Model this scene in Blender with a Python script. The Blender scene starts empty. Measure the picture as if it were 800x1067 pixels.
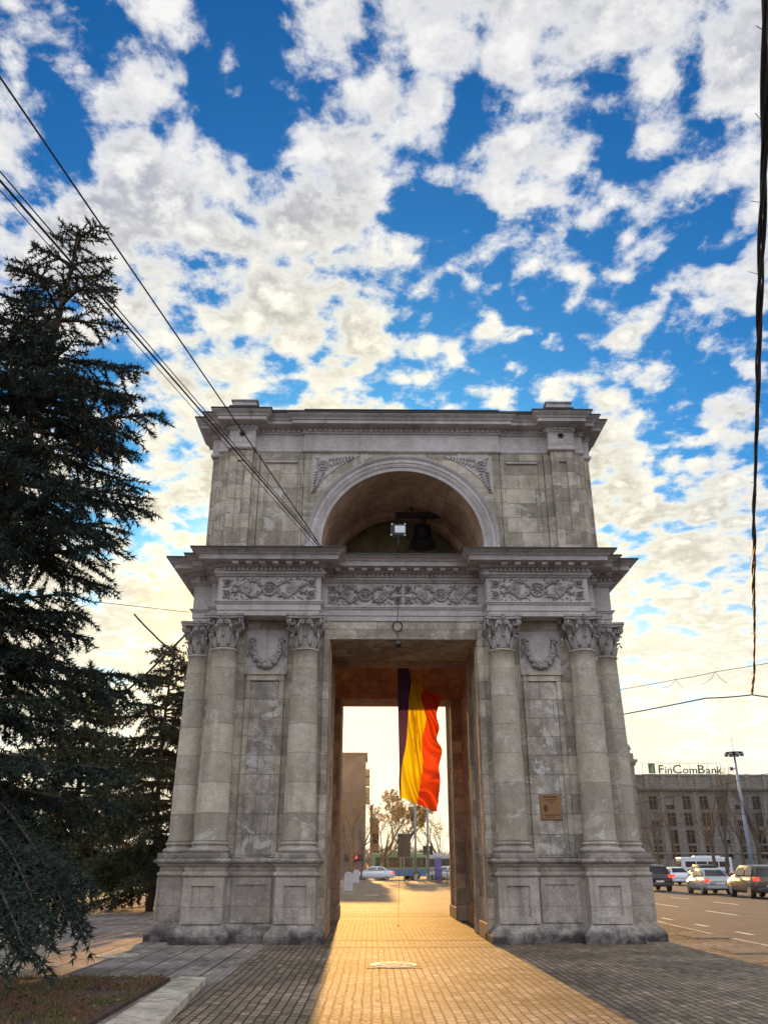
import bpy, bmesh, math, random
import numpy as np
from mathutils import Vector, Matrix, noise as mnoise
R = math.radians
PI = math.pi
random.seed(7)
rng = np.random.default_rng(11)
SC = bpy.context.scene
COL = SC.collection

# ------------------------------------------------------------------ camera (matched to the photograph)
F_PX, CXP, CYP, EYE = 860.0, 400.0, 533.5, 1.57
PITCH = math.atan((900 - 533.5) / F_PX)
YAW = -0.0128
cp, sp = math.cos(PITCH), math.sin(PITCH)


def ray(x, y):
    u = (x - CXP) / F_PX
    v = (y - CYP) / F_PX
    rx, ry, rz = u, cp + v * sp, sp - v * cp
    c, s = math.cos(YAW), math.sin(YAW)
    return (rx * c - ry * s, rx * s + ry * c, rz)


def onY(x, y, Y):
    r = ray(x, y)
    t = Y / r[1]
    return Vector((r[0] * t, Y, EYE + r[2] * t))


def onZ(x, y, Z=0.0):
    r = ray(x, y)
    t = (Z - EYE) / r[2]
    return Vector((r[0] * t, r[1] * t, Z))


cam_d = bpy.data.cameras.new('camera')
cam = bpy.data.objects.new('camera', cam_d)
COL.objects.link(cam)
cam.location = (0, 0, EYE)
cam.rotation_euler = (PI / 2 + PITCH, 0, YAW)
cam_d.sensor_fit = 'VERTICAL'
cam_d.sensor_height = 24.0
cam_d.lens = F_PX / 1067.0 * 24.0
cam_d.clip_start = 0.05
cam_d.clip_end = 6000
SC.camera = cam

# ------------------------------------------------------------------ node helper and materials


class NT:
    def __init__(s, tree):
        s.t = tree
        s.n = tree.nodes
        s.l = tree.links

    def node(s, typ, **kw):
        n = s.n.new(typ)
        for k, v in kw.items():
            setattr(n, k, v)
        return n

    def put(s, sock, v):
        if isinstance(v, bpy.types.NodeSocket):
            s.l.new(v, sock)
        elif v is not None:
            sock.default_value = v

    def math(s, op, a, b=None, c=None, clamp=False):
        n = s.node('ShaderNodeMath', operation=op, use_clamp=clamp)
        s.put(n.inputs[0], a)
        if b is not None:
            s.put(n.inputs[1], b)
        if c is not None:
            s.put(n.inputs[2], c)
        return n.outputs[0]

    def vmath(s, op, a, b=None):
        n = s.node('ShaderNodeVectorMath', operation=op)
        s.put(n.inputs[0], a)
        if b is not None:
            if op == 'SCALE':
                s.put(n.inputs['Scale'], b)
            else:
                s.put(n.inputs[1], b)
        return n.outputs['Value'] if op in ('DOT_PRODUCT', 'LENGTH') else n.outputs[0]

    def sep(s, v):
        n = s.node('ShaderNodeSeparateXYZ')
        s.put(n.inputs[0], v)
        return n.outputs

    def comb(s, x, y, z):
        n = s.node('ShaderNodeCombineXYZ')
        for i, q in enumerate((x, y, z)):
            s.put(n.inputs[i], q)
        return n.outputs[0]

    def noise(s, vec, scale, detail=4, rough=0.55, dist=0.0, dim='3D'):
        n = s.node('ShaderNodeTexNoise')
        n.noise_dimensions = dim
        s.put(n.inputs['Vector'], vec)
        n.inputs['Scale'].default_value = scale
        n.inputs['Detail'].default_value = detail
        n.inputs['Roughness'].default_value = rough
        n.inputs['Distortion'].default_value = dist
        return n.outputs['Fac']

    def ramp(s, f, lo, hi, a=0.0, b=1.0, smooth=True):
        n = s.node('ShaderNodeMapRange')
        n.interpolation_type = 'SMOOTHSTEP' if smooth else 'LINEAR'
        s.put(n.inputs[0], f)
        n.inputs[1].default_value = lo
        n.inputs[2].default_value = hi
        n.inputs[3].default_value = a
        n.inputs[4].default_value = b
        return n.outputs[0]

    def mix(s, f, a, b, blend='MIX'):
        n = s.node('ShaderNodeMix', data_type='RGBA', blend_type=blend)
        s.put(n.inputs[0], f)
        for sock, v in ((n.inputs[6], a), (n.inputs[7], b)):
            if isinstance(v, (tuple, list)) and len(v) == 3:
                v = (*v, 1)
            s.put(sock, v)
        return n.outputs[2]

    def brick(s, vec, w, h, mortar, c1=0.4, c2=0.6, off=0.5, smooth=0.2):
        n = s.node('ShaderNodeTexBrick')
        s.put(n.inputs['Vector'], vec)
        n.offset = off
        n.inputs['Color1'].default_value = (c1, c1, c1, 1)
        n.inputs['Color2'].default_value = (c2, c2, c2, 1)
        n.inputs['Mortar'].default_value = (c1, c1, c1, 1)
        n.inputs['Scale'].default_value = 1.0
        n.inputs['Mortar Size'].default_value = mortar
        n.inputs['Mortar Smooth'].default_value = smooth
        n.inputs['Brick Width'].default_value = w
        n.inputs['Row Height'].default_value = h
        return n.outputs['Color'], n.outputs['Fac']


def new_mat(name):
    m = bpy.data.materials.new(name)
    m.use_nodes = True
    nt = NT(m.node_tree)
    b = nt.n['Principled BSDF']
    return m, nt, b


def plain(name, col, rough=0.6, metal=0.0, var=0.12, scale=6.0, bump=0.0, emit=None, spec=0.5):
    m, nt, b = new_mat(name)
    pos = nt.node('ShaderNodeNewGeometry').outputs['Position']
    f = nt.noise(pos, scale, 5, 0.6)
    k = nt.ramp(f, 0.3, 0.7, 1 - var, 1 + var)
    nt.put(b.inputs['Base Color'], nt.mix(1.0, col, nt.comb(k, k, k), 'MULTIPLY'))
    b.inputs['Roughness'].default_value = rough
    b.inputs['Metallic'].default_value = metal
    b.inputs['Specular IOR Level'].default_value = spec
    if bump:
        bn = nt.node('ShaderNodeBump')
        bn.inputs['Strength'].default_value = bump
        bn.inputs['Distance'].default_value = 0.02
        nt.put(bn.inputs['Height'], nt.noise(pos, scale * 6, 4))
        nt.put(b.inputs['Normal'], bn.outputs[0])
    if emit:
        b.inputs['Emission Color'].default_value = (*emit[0], 1)
        b.inputs['Emission Strength'].default_value = emit[1]
    return m


def stone(name, base, block=(0.95, 0.44), mortar=0.006, blockvar=0.22, patch=0.35, stain=0.5, bump=0.5, grime=None,
          mortar_dark=0.75, mott=0.2, big_amt=0.5):
    """Weathered limestone: courses, lime patches, water stains, grain."""
    m, nt, b = new_mat(name)
    pos = nt.node('ShaderNodeNewGeometry').outputs['Position']
    x, y, z = nt.sep(pos)
    warp = nt.noise(pos, 3.0, 2)
    u = nt.math('ADD', nt.math('ADD', x, y), nt.math('MULTIPLY', warp, 0.03))
    zz = nt.math('ADD', z, nt.math('MULTIPLY', warp, 0.02))
    bc, bf = nt.brick(nt.comb(u, zz, 0.0), block[0], block[1], mortar, 0.5 - blockvar, 0.5 + blockvar)
    bx = nt.sep(bc)[0]
    k = nt.math('ADD', nt.math('SUBTRACT', bx, 0.5), 1.0)
    col = nt.mix(1.0, base, nt.comb(k, k, k), 'MULTIPLY')
    big = nt.noise(pos, 0.9, 6, 0.62)
    tone = tuple(c * q for c, q in zip(base, (0.68, 0.65, 0.61)))
    col = nt.mix(nt.ramp(big, 0.42, 0.66, 0, big_amt), col, tone)
    mid = nt.noise(nt.vmath('ADD', pos, (7, 3, 1)), 3.2, 8, 0.68)
    km = nt.ramp(mid, 0.3, 0.7, 1 - mott, 1 + mott)
    col = nt.mix(1.0, col, nt.comb(km, km, km), 'MULTIPLY')
    if patch:
        pn = nt.noise(nt.vmath('MULTIPLY', pos, (1.0, 1.0, 1.35)), 1.7, 9, 0.66, 0.6)
        light = (0.64, 0.60, 0.55)
        col = nt.mix(nt.ramp(pn, 0.54 if patch > .8 else 0.575, 0.60, 0, patch), col, light)
        chip = nt.noise(nt.vmath('ADD', pos, (3, 9, 4)), 6.0, 5, 0.6)
        col = nt.mix(nt.ramp(chip, 0.66, 0.70, 0, patch * 1.3), col, light)
    if stain:
        sn = nt.noise(nt.vmath('MULTIPLY', pos, (3.2, 3.2, 0.28)), 1.0, 6, 0.6)
        ks = nt.ramp(sn, 0.5, 0.72, 0, stain)
        col = nt.mix(ks, col, tuple(c * 0.38 for c in base))
    fine = nt.noise(pos, 34, 3, 0.6)
    kf = nt.ramp(fine, 0.25, 0.75, 0.80, 1.20)
    col = nt.mix(1.0, col, nt.comb(kf, kf, kf), 'MULTIPLY')
    col = nt.mix(nt.math('MULTIPLY', bf, mortar_dark), col, tuple(c * 0.4 for c in base))
    if grime:
        # mossy black damp growing on the lowest courses and ledges (edge broken by noise)
        g = nt.math('SUBTRACT', nt.ramp(z, grime[0], grime[1], 1.35, 0), nt.ramp(mid, 0.3, 0.7, 0.0, 0.7))
        led = nt.math('MULTIPLY', nt.math('MULTIPLY', nt.ramp(z, 1.5, 1.62), nt.ramp(z, 1.68, 1.95, 1, 0)), nt.ramp(mid, 0.42, 0.58, 0, .75))
        g = nt.math('MAXIMUM', g, led)
        col = nt.mix(nt.math('MULTIPLY', g, 0.9, clamp=True), col, (0.062, 0.055, 0.058))
    nt.put(b.inputs['Base Color'], col)
    b.inputs['Roughness'].default_value = 0.88
    b.inputs['Specular IOR Level'].default_value = 0.25
    h = nt.math('ADD', nt.math('MULTIPLY', mid, 0.7), nt.math('MULTIPLY', fine, 0.25))
    h = nt.math('SUBTRACT', h, nt.math('MULTIPLY', bf, 0.5))
    bn = nt.node('ShaderNodeBump')
    bn.inputs['Strength'].default_value = bump
    bn.inputs['Distance'].default_value = 0.03
    nt.put(bn.inputs['Height'], h)
    nt.put(b.inputs['Normal'], bn.outputs[0])
    return m


M = {}
M['wall'] = stone('arch_limestone', (0.475, 0.415, 0.335), (1.0, 0.44), 0.008, 0.34, 0.65, 0.65, 0.7, None, 0.42, mott=0.26)
M['patched'] = stone('patched_limestone', (0.43, 0.38, 0.33), (0.62, 0.44), 0.010, 0.22, 0.9, 0.6, 0.8, None, 0.5, mott=0.34)
M['column'] = stone('column_limestone', (0.51, 0.45, 0.36), (40, 0.66), 0.007, 0.30, 0.5, 0.45, 0.5, None, 0.6, mott=0.15, big_amt=0.35)
M['plaster'] = stone('lavender_plaster', (0.54, 0.495, 0.485), (2.4, 5.0), 0.003, 0.06, 0.12, 0.40, 0.25, None, 0.3, mott=0.12, big_amt=0.3)
M['carved'] = stone('carved_stone', (0.43, 0.39, 0.37), (9, 9), 0.001, 0.04, 0.12, 0.6, 0.4, None, 0.0, mott=0.2)
M['pedestal'] = stone('pedestal_stone', (0.47, 0.415, 0.365), (1.6, 0.72), 0.004, 0.10, 0.32, 0.6, 0.9, (0.0, 0.62))
M['attic'] = stone('attic_limestone', (0.44, 0.385, 0.31), (0.85, 0.42), 0.008, 0.34, 0.6, 0.6, 0.6, None, 0.38, mott=0.24)
M['cornice'] = stone('cornice_plaster', (0.50, 0.46, 0.455), (1.8, 9.0), 0.004, 0.10, 0.12, 0.6, 0.3, None, 0.4, mott=0.14, big_amt=0.35)
M['passage'] = stone('passage_stone', (0.58, 0.38, 0.25), (0.9, 0.5), 0.006, 0.14, 0.15, 0.5, 0.5)  # bright orange base: the warm glow of the passage is put into the colour
M['vault'] = stone('vault_stone', (0.60, 0.38, 0.25), (0.8, 0.4), 0.005, 0.10, 0.15, 0.4, 0.5)  # the same warm glow is put into the ceiling colour
M['flash'] = plain('dark_metal_flashing', (0.045, 0.042, 0.045), 0.5, 0.3)
M['dark_metal'] = plain('dark_metal', (0.03, 0.03, 0.032), 0.45, 0.4)
M['grey_metal'] = plain('grey_painted_metal', (0.22, 0.24, 0.27), 0.5, 0.2)
M['cable'] = plain('black_cable', (0.012, 0.012, 0.013), 0.6)
M['bronze'] = plain('bell_bronze', (0.035, 0.033, 0.036), 0.4, 0.8)
M['olive'] = plain('olive_boards', (0.36, 0.30, 0.14), 0.7, 0, 0.25, 3)
M['lamp_glass'] = plain('floodlight_glass', (0.75, 0.78, 0.85), 0.08, 0, 0.03)
M['plastic_white'] = plain('white_plastic', (0.6, 0.6, 0.6), 0.4)
M['plaque'] = plain('brown_plaque', (0.30, 0.155, 0.06), 0.45, 0.2, 0.15, 20)
M['plaque_mark'] = plain('plaque_engraving', (0.05, 0.025, 0.015), 0.6)
M['asphalt'] = plain('asphalt', (0.058, 0.060, 0.068), 0.9, 0, 0.3, 0.8, 0.5)
M['asphalt_dark'] = plain('gutter_asphalt', (0.028, 0.027, 0.028), 0.75, 0, 0.25, 1.5, 0.4)
M['paint'] = plain('road_paint', (0.72, 0.71, 0.68), 0.6, 0, 0.25, 5)
M['kerb'] = stone('kerb_stone', (0.50, 0.44, 0.35), (1.0, 9), 0.008, 0.14, 0.3, 0.7, 0.8, mott=0.35)
M['soil'] = plain('lawn_soil', (0.085, 0.055, 0.035), 0.95, 0, 0.45, 9, 0.9)
M['ground'] = plain('open_ground', (0.12, 0.10, 0.07), 0.95, 0, 0.3, 0.5, 0.3)
M['grass'] = plain('lawn_grass', (0.13, 0.15, 0.025), 0.9, 0, 0.4, 3, 0.8)
M['sand'] = plain('sand_path', (0.42, 0.35, 0.25), 0.9, 0, 0.15, 2, 0.3)
M['bark'] = plain('bark', (0.06, 0.045, 0.035), 0.9, 0, 0.4, 8, 0.8)
M['bark_far'] = plain('bare_bark', (0.085, 0.065, 0.05), 0.9, 0, 0.3, 5)
M['bark_warm'] = plain('warm_bark', (0.16, 0.09, 0.045), 0.9, 0, 0.3, 5)
M['tyre'] = plain('tyre_rubber', (0.02, 0.02, 0.02), 0.8)
M['rim'] = plain('wheel_rim', (0.35, 0.35, 0.36), 0.35, 0.8)
M['car_glass'] = plain('car_glass', (0.02, 0.022, 0.026), 0.06, 0, 0.05)
M['tail'] = plain('tail_light', (0.6, 0.02, 0.015), 0.2, 0, 0.05, 6, 0, ((1.0, 0.04, 0.02), 1.2))
M['plate'] = plain('number_plate', (0.7, 0.7, 0.7), 0.4)
M['facade'] = stone('bank_facade', (0.17, 0.163, 0.152), (1.6, 0.6), 0.02, 0.06, 0.2, 0.3, 0.3)
M['facade_pale'] = stone('pale_facade', (0.22, 0.205, 0.185), (1.6, 0.6), 0.02, 0.06, 0.2, 0.3, 0.3)
M['window'] = plain('window_glass', (0.012, 0.012, 0.014), 0.25, 0, 0.1, spec=0.15)
M['win_frame'] = plain('window_frame', (0.16, 0.15, 0.14), 0.6)
M['sign_green'] = plain('sign_green', (0.015, 0.09, 0.06), 0.4)
M['sign_dark'] = plain('sign_letter', (0.012, 0.06, 0.05), 0.4)
M['block'] = plain('panel_block_wall', (0.21, 0.135, 0.10), 0.9, 0, 0.2, 0.6)
M['brick_red'] = plain('red_brick_far', (0.32, 0.14, 0.08), 0.9, 0, 0.15, 0.8)
M['balcony'] = plain('balcony_panel', (0.42, 0.26, 0.13), 0.7)
M['led'] = plain('led_sign', (0.5, 0.02, 0.02), 0.4, 0, 0.05, 6, 0, ((1.0, 0.03, 0.04), 2.2))
M['sig_body'] = plain('signal_housing', (0.015, 0.015, 0.015), 0.5)
M['bollard'] = plain('concrete_bollard', (0.42, 0.42, 0.44), 0.8, 0, 0.12, 8, 0.3)
M['iron'] = plain('manhole_iron', (0.55, 0.49, 0.40), 0.6, 0.0, 0.35, 9, 0.9, spec=0.3)
M['hedge'] = plain('hedge_leaf', (0.03, 0.05, 0.02), 0.8, 0, 0.4, 4)
M['needle'] = plain('spruce_needle', (0.030, 0.046, 0.032), 0.75, 0, 0.45, 2.2, spec=0.3)
M['needle_far'] = plain('conifer_needle', (0.036, 0.05, 0.026), 0.75, 0, 0.45, 1.5, spec=0.3)
M['dry_leaf'] = None
for nm, c in (('silver', (0.45, 0.45, 0.45)), ('white', (0.72, 0.75, 0.80)), ('gold', (0.11, 0.09, 0.06)), ('dark', (0.03, 0.033, 0.035)),
              ('black', (0.018, 0.017, 0.017)), ('blue', (0.05, 0.16, 0.36)), ('green', (0.16, 0.30, 0.12)), ('skyblue', (0.25, 0.45, 0.60)),
              ('red', (0.35, 0.04, 0.03)), ('navy', (0.05, 0.06, 0.35))):
    mm = plain('car_paint_' + nm, c, 0.32, 0.25 if nm in ('silver', 'gold') else 0.0, 0.04, 2)
    mm.node_tree.nodes['Principled BSDF'].inputs['Coat Weight'].default_value = 0.5
    M['car_' + nm] = mm


def cloth(name, col, trans):
    m, nt, b = new_mat(name)
    out = nt.n['Material Output']
    geo = nt.node('ShaderNodeNewGeometry').outputs['Position']
    w = nt.noise(nt.vmath('MULTIPLY', geo, (60, 60, 10)), 1.0, 2)
    k = nt.ramp(w, 0.3, 0.7, 0.92, 1.08)
    c = nt.mix(1.0, col, nt.comb(k, k, k), 'MULTIPLY')
    nt.put(b.inputs['Base Color'], c)
    b.inputs['Roughness'].default_value = 0.7
    tr = nt.node('ShaderNodeBsdfTranslucent')
    nt.put(tr.inputs['Color'], c)
    mx = nt.node('ShaderNodeMixShader')
    mx.inputs[0].default_value = trans
    nt.l.new(b.outputs[0], mx.inputs[1])
    nt.l.new(tr.outputs[0], mx.inputs[2])
    nt.l.new(mx.outputs[0], out.inputs[0])
    return m


M['flag_blue'] = cloth('flag_blue', (0.10, 0.045, 0.17), 0.45)
M['flag_yellow'] = cloth('flag_yellow', (0.85, 0.68, 0.01), 0.62)
M['flag_red'] = cloth('flag_red', (0.80, 0.095, 0.025), 0.58)
M['dry_leaf'] = cloth('dry_leaf', (0.30, 0.17, 0.05), 0.5)


def paver_mat(name, base, bw, bh, mortar, var, bump, rough=0.42, strips=None, swap=True, jitter=0.012):
    m, nt, b = new_mat(name)
    pos = nt.node('ShaderNodeNewGeometry').outputs['Position']
    x, y, z = nt.sep(pos)
    w1 = nt.math('MULTIPLY', nt.math('SUBTRACT', nt.noise(pos, 1.3, 2), 0.5), jitter * 4)
    w2 = nt.math('MULTIPLY', nt.math('SUBTRACT', nt.noise(nt.vmath('ADD', pos, (5, 5, 5)), 6.0, 2), 0.5), jitter)
    xx = nt.math('ADD', x, nt.math('ADD', w1, w2))
    yy = nt.math('ADD', y, nt.math('ADD', w1, w2))
    vec = nt.comb(yy, xx, 0.0) if swap else nt.comb(xx, yy, 0.0)
    bc, bf = nt.brick(vec, bw, bh, mortar, 0.0, 1.0, 0.5, 0.35)
    r = nt.sep(bc)[0]
    lo = tuple(c * (1 - var) for c in base)
    hi = tuple(c * (1 + var) for c in base)
    col = nt.mix(r, lo, hi)
    col = nt.mix(nt.ramp(r, 0.93, 0.95, 0, .35), col, tuple(min(.6, c * 1.9) for c in base))
    col = nt.mix(nt.ramp(r, 0.06, 0.04, 0, .4), col, tuple(c * .4 for c in base))
    big = nt.noise(pos, 0.55, 6, 0.6)
    kb = nt.ramp(big, 0.35, 0.65, 0.70, 1.25)
    col = nt.mix(1.0, col, nt.comb(kb, kb, kb), 'MULTIPLY')
    fine = nt.noise(pos, 22, 4, 0.65)
    kf = nt.ramp(fine, 0.3, 0.7, 0.82, 1.18)
    col = nt.mix(1.0, col, nt.comb(kf, kf, kf), 'MULTIPLY')
    dirt = nt.noise(nt.vmath('ADD', pos, (2, 8, 0)), 1.6, 7, 0.7)
    col = nt.mix(nt.ramp(dirt, 0.6, 0.75, 0, 0.5), col, tuple(c * 0.45 for c in base))
    gum = nt.noise(nt.vmath('ADD', pos, (4, 1, 7)), 9.0, 2, 0.5)
    col = nt.mix(nt.ramp(gum, 0.70, 0.73, 0, .6), col, tuple(c * .35 for c in base))
    jo = bf
    if strips:
        _, sf = nt.brick(nt.comb(xx, nt.math('MULTIPLY', yy, 1.0), 0.0), strips, 400.0, 0.022, 0, 1, 0.0, 0.3)
        jo = nt.math('MAXIMUM', nt.math('MULTIPLY', bf, 0.45), sf)
    col = nt.mix(nt.math('MULTIPLY', jo, 0.85), col, tuple(c * 0.22 for c in base))
    nt.put(b.inputs['Base Color'], col)
    rr = nt.ramp(fine, 0.3, 0.7, rough - 0.06, rough + 0.14)
    nt.put(b.inputs['Roughness'], rr)
    b.inputs['Specular IOR Level'].default_value = 0.07
    h = nt.math('SUBTRACT', nt.math('ADD', nt.math('MULTIPLY', r, 0.30), nt.math('MULTIPLY', fine, 0.30)), jo)
    bn = nt.node('ShaderNodeBump')
    bn.inputs['Strength'].default_value = bump
    bn.inputs['Distance'].default_value = 0.014
    nt.put(bn.inputs['Height'], h)
    nt.put(b.inputs['Normal'], bn.outputs[0])
    return m


M['paver'] = paver_mat('small_pavers', (0.245, 0.192, 0.14), 0.20, 0.115, 0.012, 0.27, 1.0, 0.74)
M['paver_band'] = paver_mat('dark_paver_band', (0.15, 0.11, 0.085), 0.22, 0.125, 0.011, 0.25, 0.8, 0.74, swap=False)
M['paver_strip'] = paver_mat('plaza_strips', (0.29, 0.245, 0.215), 0.25, 0.125, 0.006, 0.16, 0.6, 0.8, strips=0.52)

# ------------------------------------------------------------------ mesh helper


class MB:
    def __init__(s):
        s.v = []
        s.f = []
        s.sm = []

    def add(s, vs, fs, smooth=False):
        o = len(s.v)
        s.v.extend([tuple(p) for p in vs])
        s.f.extend([tuple(i + o for i in f) for f in fs])
        s.sm.extend([smooth] * len(fs))
        return s

    def box(s, x0, x1, y0, y1, z0, z1):
        vs = [(x, y, z) for z in (z0, z1) for y in (y0, y1) for x in (x0, x1)]
        return s.add(vs, [(0, 2, 3, 1), (4, 5, 7, 6), (0, 1, 5, 4), (2, 6, 7, 3), (0, 4, 6, 2), (1, 3, 7, 5)])

    def prism(s, poly, z0, z1):
        n = len(poly)
        vs = [(x, y, z0) for x, y in poly] + [(x, y, z1) for x, y in poly]
        fs = [tuple(range(n - 1, -1, -1)), tuple(range(n, 2 * n))]
        fs += [(i, (i + 1) % n, n + (i + 1) % n, n + i) for i in range(n)]
        return s.add(vs, fs)

    def sweep(s, path, prof, closed=True, captop=False):
        n = len(path)
        rings = []
        for (o, z) in prof:
            ring = []
            for i in range(n):
                p = Vector(path[i])
                a = Vector(path[i - 1]) if (closed or i > 0) else None
                b = Vector(path[(i + 1) % n]) if (closed or i < n - 1) else None
                ns = []
                for e in ((p - a) if a else None, (b - p) if b else None):
                    if e is not None:
                        e = e.normalized()
                        ns.append(Vector((e.y, -e.x)))
                if len(ns) == 2:
                    m = (ns[0] + ns[1]) / (1 + ns[0].dot(ns[1]))
                else:
                    m = ns[0]
                q = p + m * o
                ring.append((q.x, q.y, z))
            rings.append(ring)
        vs = [p for r in rings for p in r]
        fs = []
        k = len(prof)
        for j in range(k - 1):
            for i in range(n if closed else n - 1):
                i2 = (i + 1) % n
                fs.append((j * n + i, j * n + i2, (j + 1) * n + i2, (j + 1) * n + i))
        if not closed:
            fs.append(tuple(j * n for j in range(k)))
            fs.append(tuple(j * n + n - 1 for j in range(k - 1, -1, -1)))
        if captop:
            fs.append(tuple((k - 1) * n + i for i in range(n)))
        return s.add(vs, fs)

    def lathe(s, prof, n=32, cx=0, cy=0, smooth=True):
        vs = []
        for r, z in prof:
            for i in range(n):
                a = 2 * PI * i / n
                vs.append((cx + r * math.cos(a), cy + r * math.sin(a), z))
        fs = []
        k = len(prof)
        for j in range(k - 1):
            for i in range(n):
                i2 = (i + 1) % n
                fs.append((j * n + i, j * n + i2, (j + 1) * n + i2, (j + 1) * n + i))
        s.add(vs, fs, smooth)
        s.f.append(tuple(len(s.v) - n + i for i in range(n)))
        s.sm.append(False)
        s.f.append(tuple(len(s.v) - n * k + i for i in range(n - 1, -1, -1)))
        s.sm.append(False)
        return s

    def tube(s, pts, rad, n=6, cap=True, smooth=True):
        pts = [Vector(p) for p in pts]
        k = len(pts)
        if not hasattr(rad, '__len__'):
            rad = [rad] * k
        vs = []
        ref = None
        for i in range(k):
            t = (pts[min(i + 1, k - 1)] - pts[max(i - 1, 0)])
            if t.length < 1e-9:
                t = Vector((0, 0, 1))
            t.normalize()
            if ref is None or abs(ref.dot(t)) > 0.97:
                ref = Vector((0, 0, 1)) if abs(t.z) < 0.9 else Vector((1, 0, 0))
            a = (ref - t * ref.dot(t)).normalized()
            b = t.cross(a)
            ref = a
            for j in range(n):
                q = 2 * PI * j / n
                vs.append(pts[i] + (a * math.cos(q) + b * math.sin(q)) * rad[i])
        fs = [(i * n + j, i * n + (j + 1) % n, (i + 1) * n + (j + 1) % n, (i + 1) * n + j) for i in range(k - 1) for j in range(n)]
        s.add(vs, fs, smooth)
        if cap:
            s.f.append(tuple(len(s.v) - n + i for i in range(n)))
            s.f.append(tuple(len(s.v) - n * k + i for i in range(n - 1, -1, -1)))
            s.sm += [False, False]
        return s

    def xform(s, mat):
        s.v = [tuple(mat @ Vector(p)) for p in s.v]
        return s

    def join(s, o, mat=None):
        vs = o.v if mat is None else [tuple(mat @ Vector(p)) for p in o.v]
        b = len(s.v)
        s.v.extend(vs)
        s.f.extend([tuple(i + b for i in f) for f in o.f])
        s.sm.extend(o.sm)
        return s

    def mesh(s, name, mat, recalc=True):
        me = bpy.data.meshes.new(name)
        me.from_pydata(s.v, [], s.f)
        me.polygons.foreach_set('use_smooth', s.sm)
        if recalc:
            bm = bmesh.new()
            bm.from_mesh(me)
            bmesh.ops.recalc_face_normals(bm, faces=bm.faces)
            bm.to_mesh(me)
            bm.free()
        if mat:
            me.materials.append(mat)
        me.update()
        return me

    def build(s, name, mat, parent=None, loc=(0, 0, 0), rotz=0.0, bevel=0.0, recalc=True):
        return link(name, s.mesh(name, mat, recalc), parent, loc, rotz, bevel)


def link(name, me, parent=None, loc=(0, 0, 0), rotz=0.0, bevel=0.0):
    o = bpy.data.objects.new(name, me)
    COL.objects.link(o)
    o.parent = parent
    o.location = loc
    o.rotation_euler = (0, 0, rotz)
    if bevel:
        b = o.modifiers.new('bevel', 'BEVEL')
        b.width = bevel
        b.segments = 2
        b.limit_method = 'ANGLE'
        b.angle_limit = R(40)
    return o


def tag(o, label=None, cat=None, group=None, kind=None):
    if label:
        o['label'] = label
    if cat:
        o['category'] = cat
    if group:
        o['group'] = group
    if kind:
        o['kind'] = kind
    return o


def thing(name, label, cat, loc=(0, 0, 0), rotz=0.0, group=None):
    o = bpy.data.objects.new(name, None)
    COL.objects.link(o)
    o.empty_display_size = 0.3
    o.location = loc
    o.rotation_euler = (0, 0, rotz)
    return tag(o, label, cat, group)


def dup(root, loc=None, rotz=None, label=None, group=None, scale=None):
    def rec(o, par):
        c = o.copy()
        COL.objects.link(c)
        if par is not None:
            c.parent = par
        for ch in list(o.children):
            rec(ch, c)
        return c
    r = rec(root, None)
    if loc is not None:
        r.location = loc
    if rotz is not None:
        r.rotation_euler = (0, 0, rotz)
    if scale is not None:
        r.scale = scale
    if label:
        r['label'] = label
    if group:
        r['group'] = group
    return r


# ------------------------------------------------------------------ sky, sun, exposure
SUN_AZ, SUN_EL = R(-1.3), R(11.0)
SUN_DIR = Vector((math.sin(SUN_AZ) * math.cos(SUN_EL), math.cos(SUN_AZ) * math.cos(SUN_EL), math.sin(SUN_EL)))
world = bpy.data.worlds.new('World')
SC.world = world
world.use_nodes = True
w = NT(world.node_tree)
bg = w.n['Background']
sky = w.node('ShaderNodeTexSky')
sky.sky_type = 'NISHITA'
sky.sun_disc = False
sky.sun_elevation = SUN_EL
sky.sun_rotation = SUN_AZ
sky.altitude = 80
sky.air_density = 1.0
sky.dust_density = 1.0
sky.ozone_density = 2.5
d = w.vmath('NORMALIZE', w.node('ShaderNodeTexCoord').outputs['Generated'])
dx, dy, dz = w.sep(d)
hs = w.node('ShaderNodeHueSaturation')
hs.inputs['Saturation'].default_value = 1.30
hs.inputs['Value'].default_value = 1.0
w.l.new(sky.outputs[0], hs.inputs['Color'])
up = w.math('MAXIMUM', dz, 0.0)
blue = w.mix(1.0, hs.outputs[0], (0.36, 1.24, 1.75), 'MULTIPLY')
sunness = w.vmath('DOT_PRODUCT', d, tuple(SUN_DIR))
h = w.math('ADD', up, 0.19)
p = w.comb(w.math('DIVIDE', dx, h), w.math('DIVIDE', dy, h), 0.0)
pw = w.vmath('ADD', p, (3.1, 1.7, 0.4))
wz = w.node('ShaderNodeTexNoise')
wz.noise_dimensions = '2D'
wz.inputs['Scale'].default_value = 9.0
wz.inputs['Detail'].default_value = 1
w.l.new(pw, wz.inputs['Vector'])
pq = w.vmath('ADD', pw, w.vmath('SCALE', w.vmath('SUBTRACT', wz.outputs['Color'], (0.5, 0.5, 0.5)), 0.02))
n1 = w.noise(pw, 2.0, 2, 0.5, 0, '2D')
n2 = w.noise(pq, 7.0, 8, 0.62, 0.0, '2D')
n3 = w.noise(w.vmath('ADD', pq, (9, 2, 5)), 21.0, 6, 0.64, 0.0, '2D')
vo = w.node('ShaderNodeTexVoronoi')
vo.feature = 'SMOOTH_F1'
vo.voronoi_dimensions = '2D'
vo.inputs['Scale'].default_value = 12.5
vo.inputs['Smoothness'].default_value = 0.6
vo.inputs['Detail'].default_value = 1.0
vo.inputs['Roughness'].default_value = 0.5
w.l.new(pq, vo.inputs['Vector'])
puff = w.math('SUBTRACT', 0.62, vo.outputs['Distance'])       # heaped white heads
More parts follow.
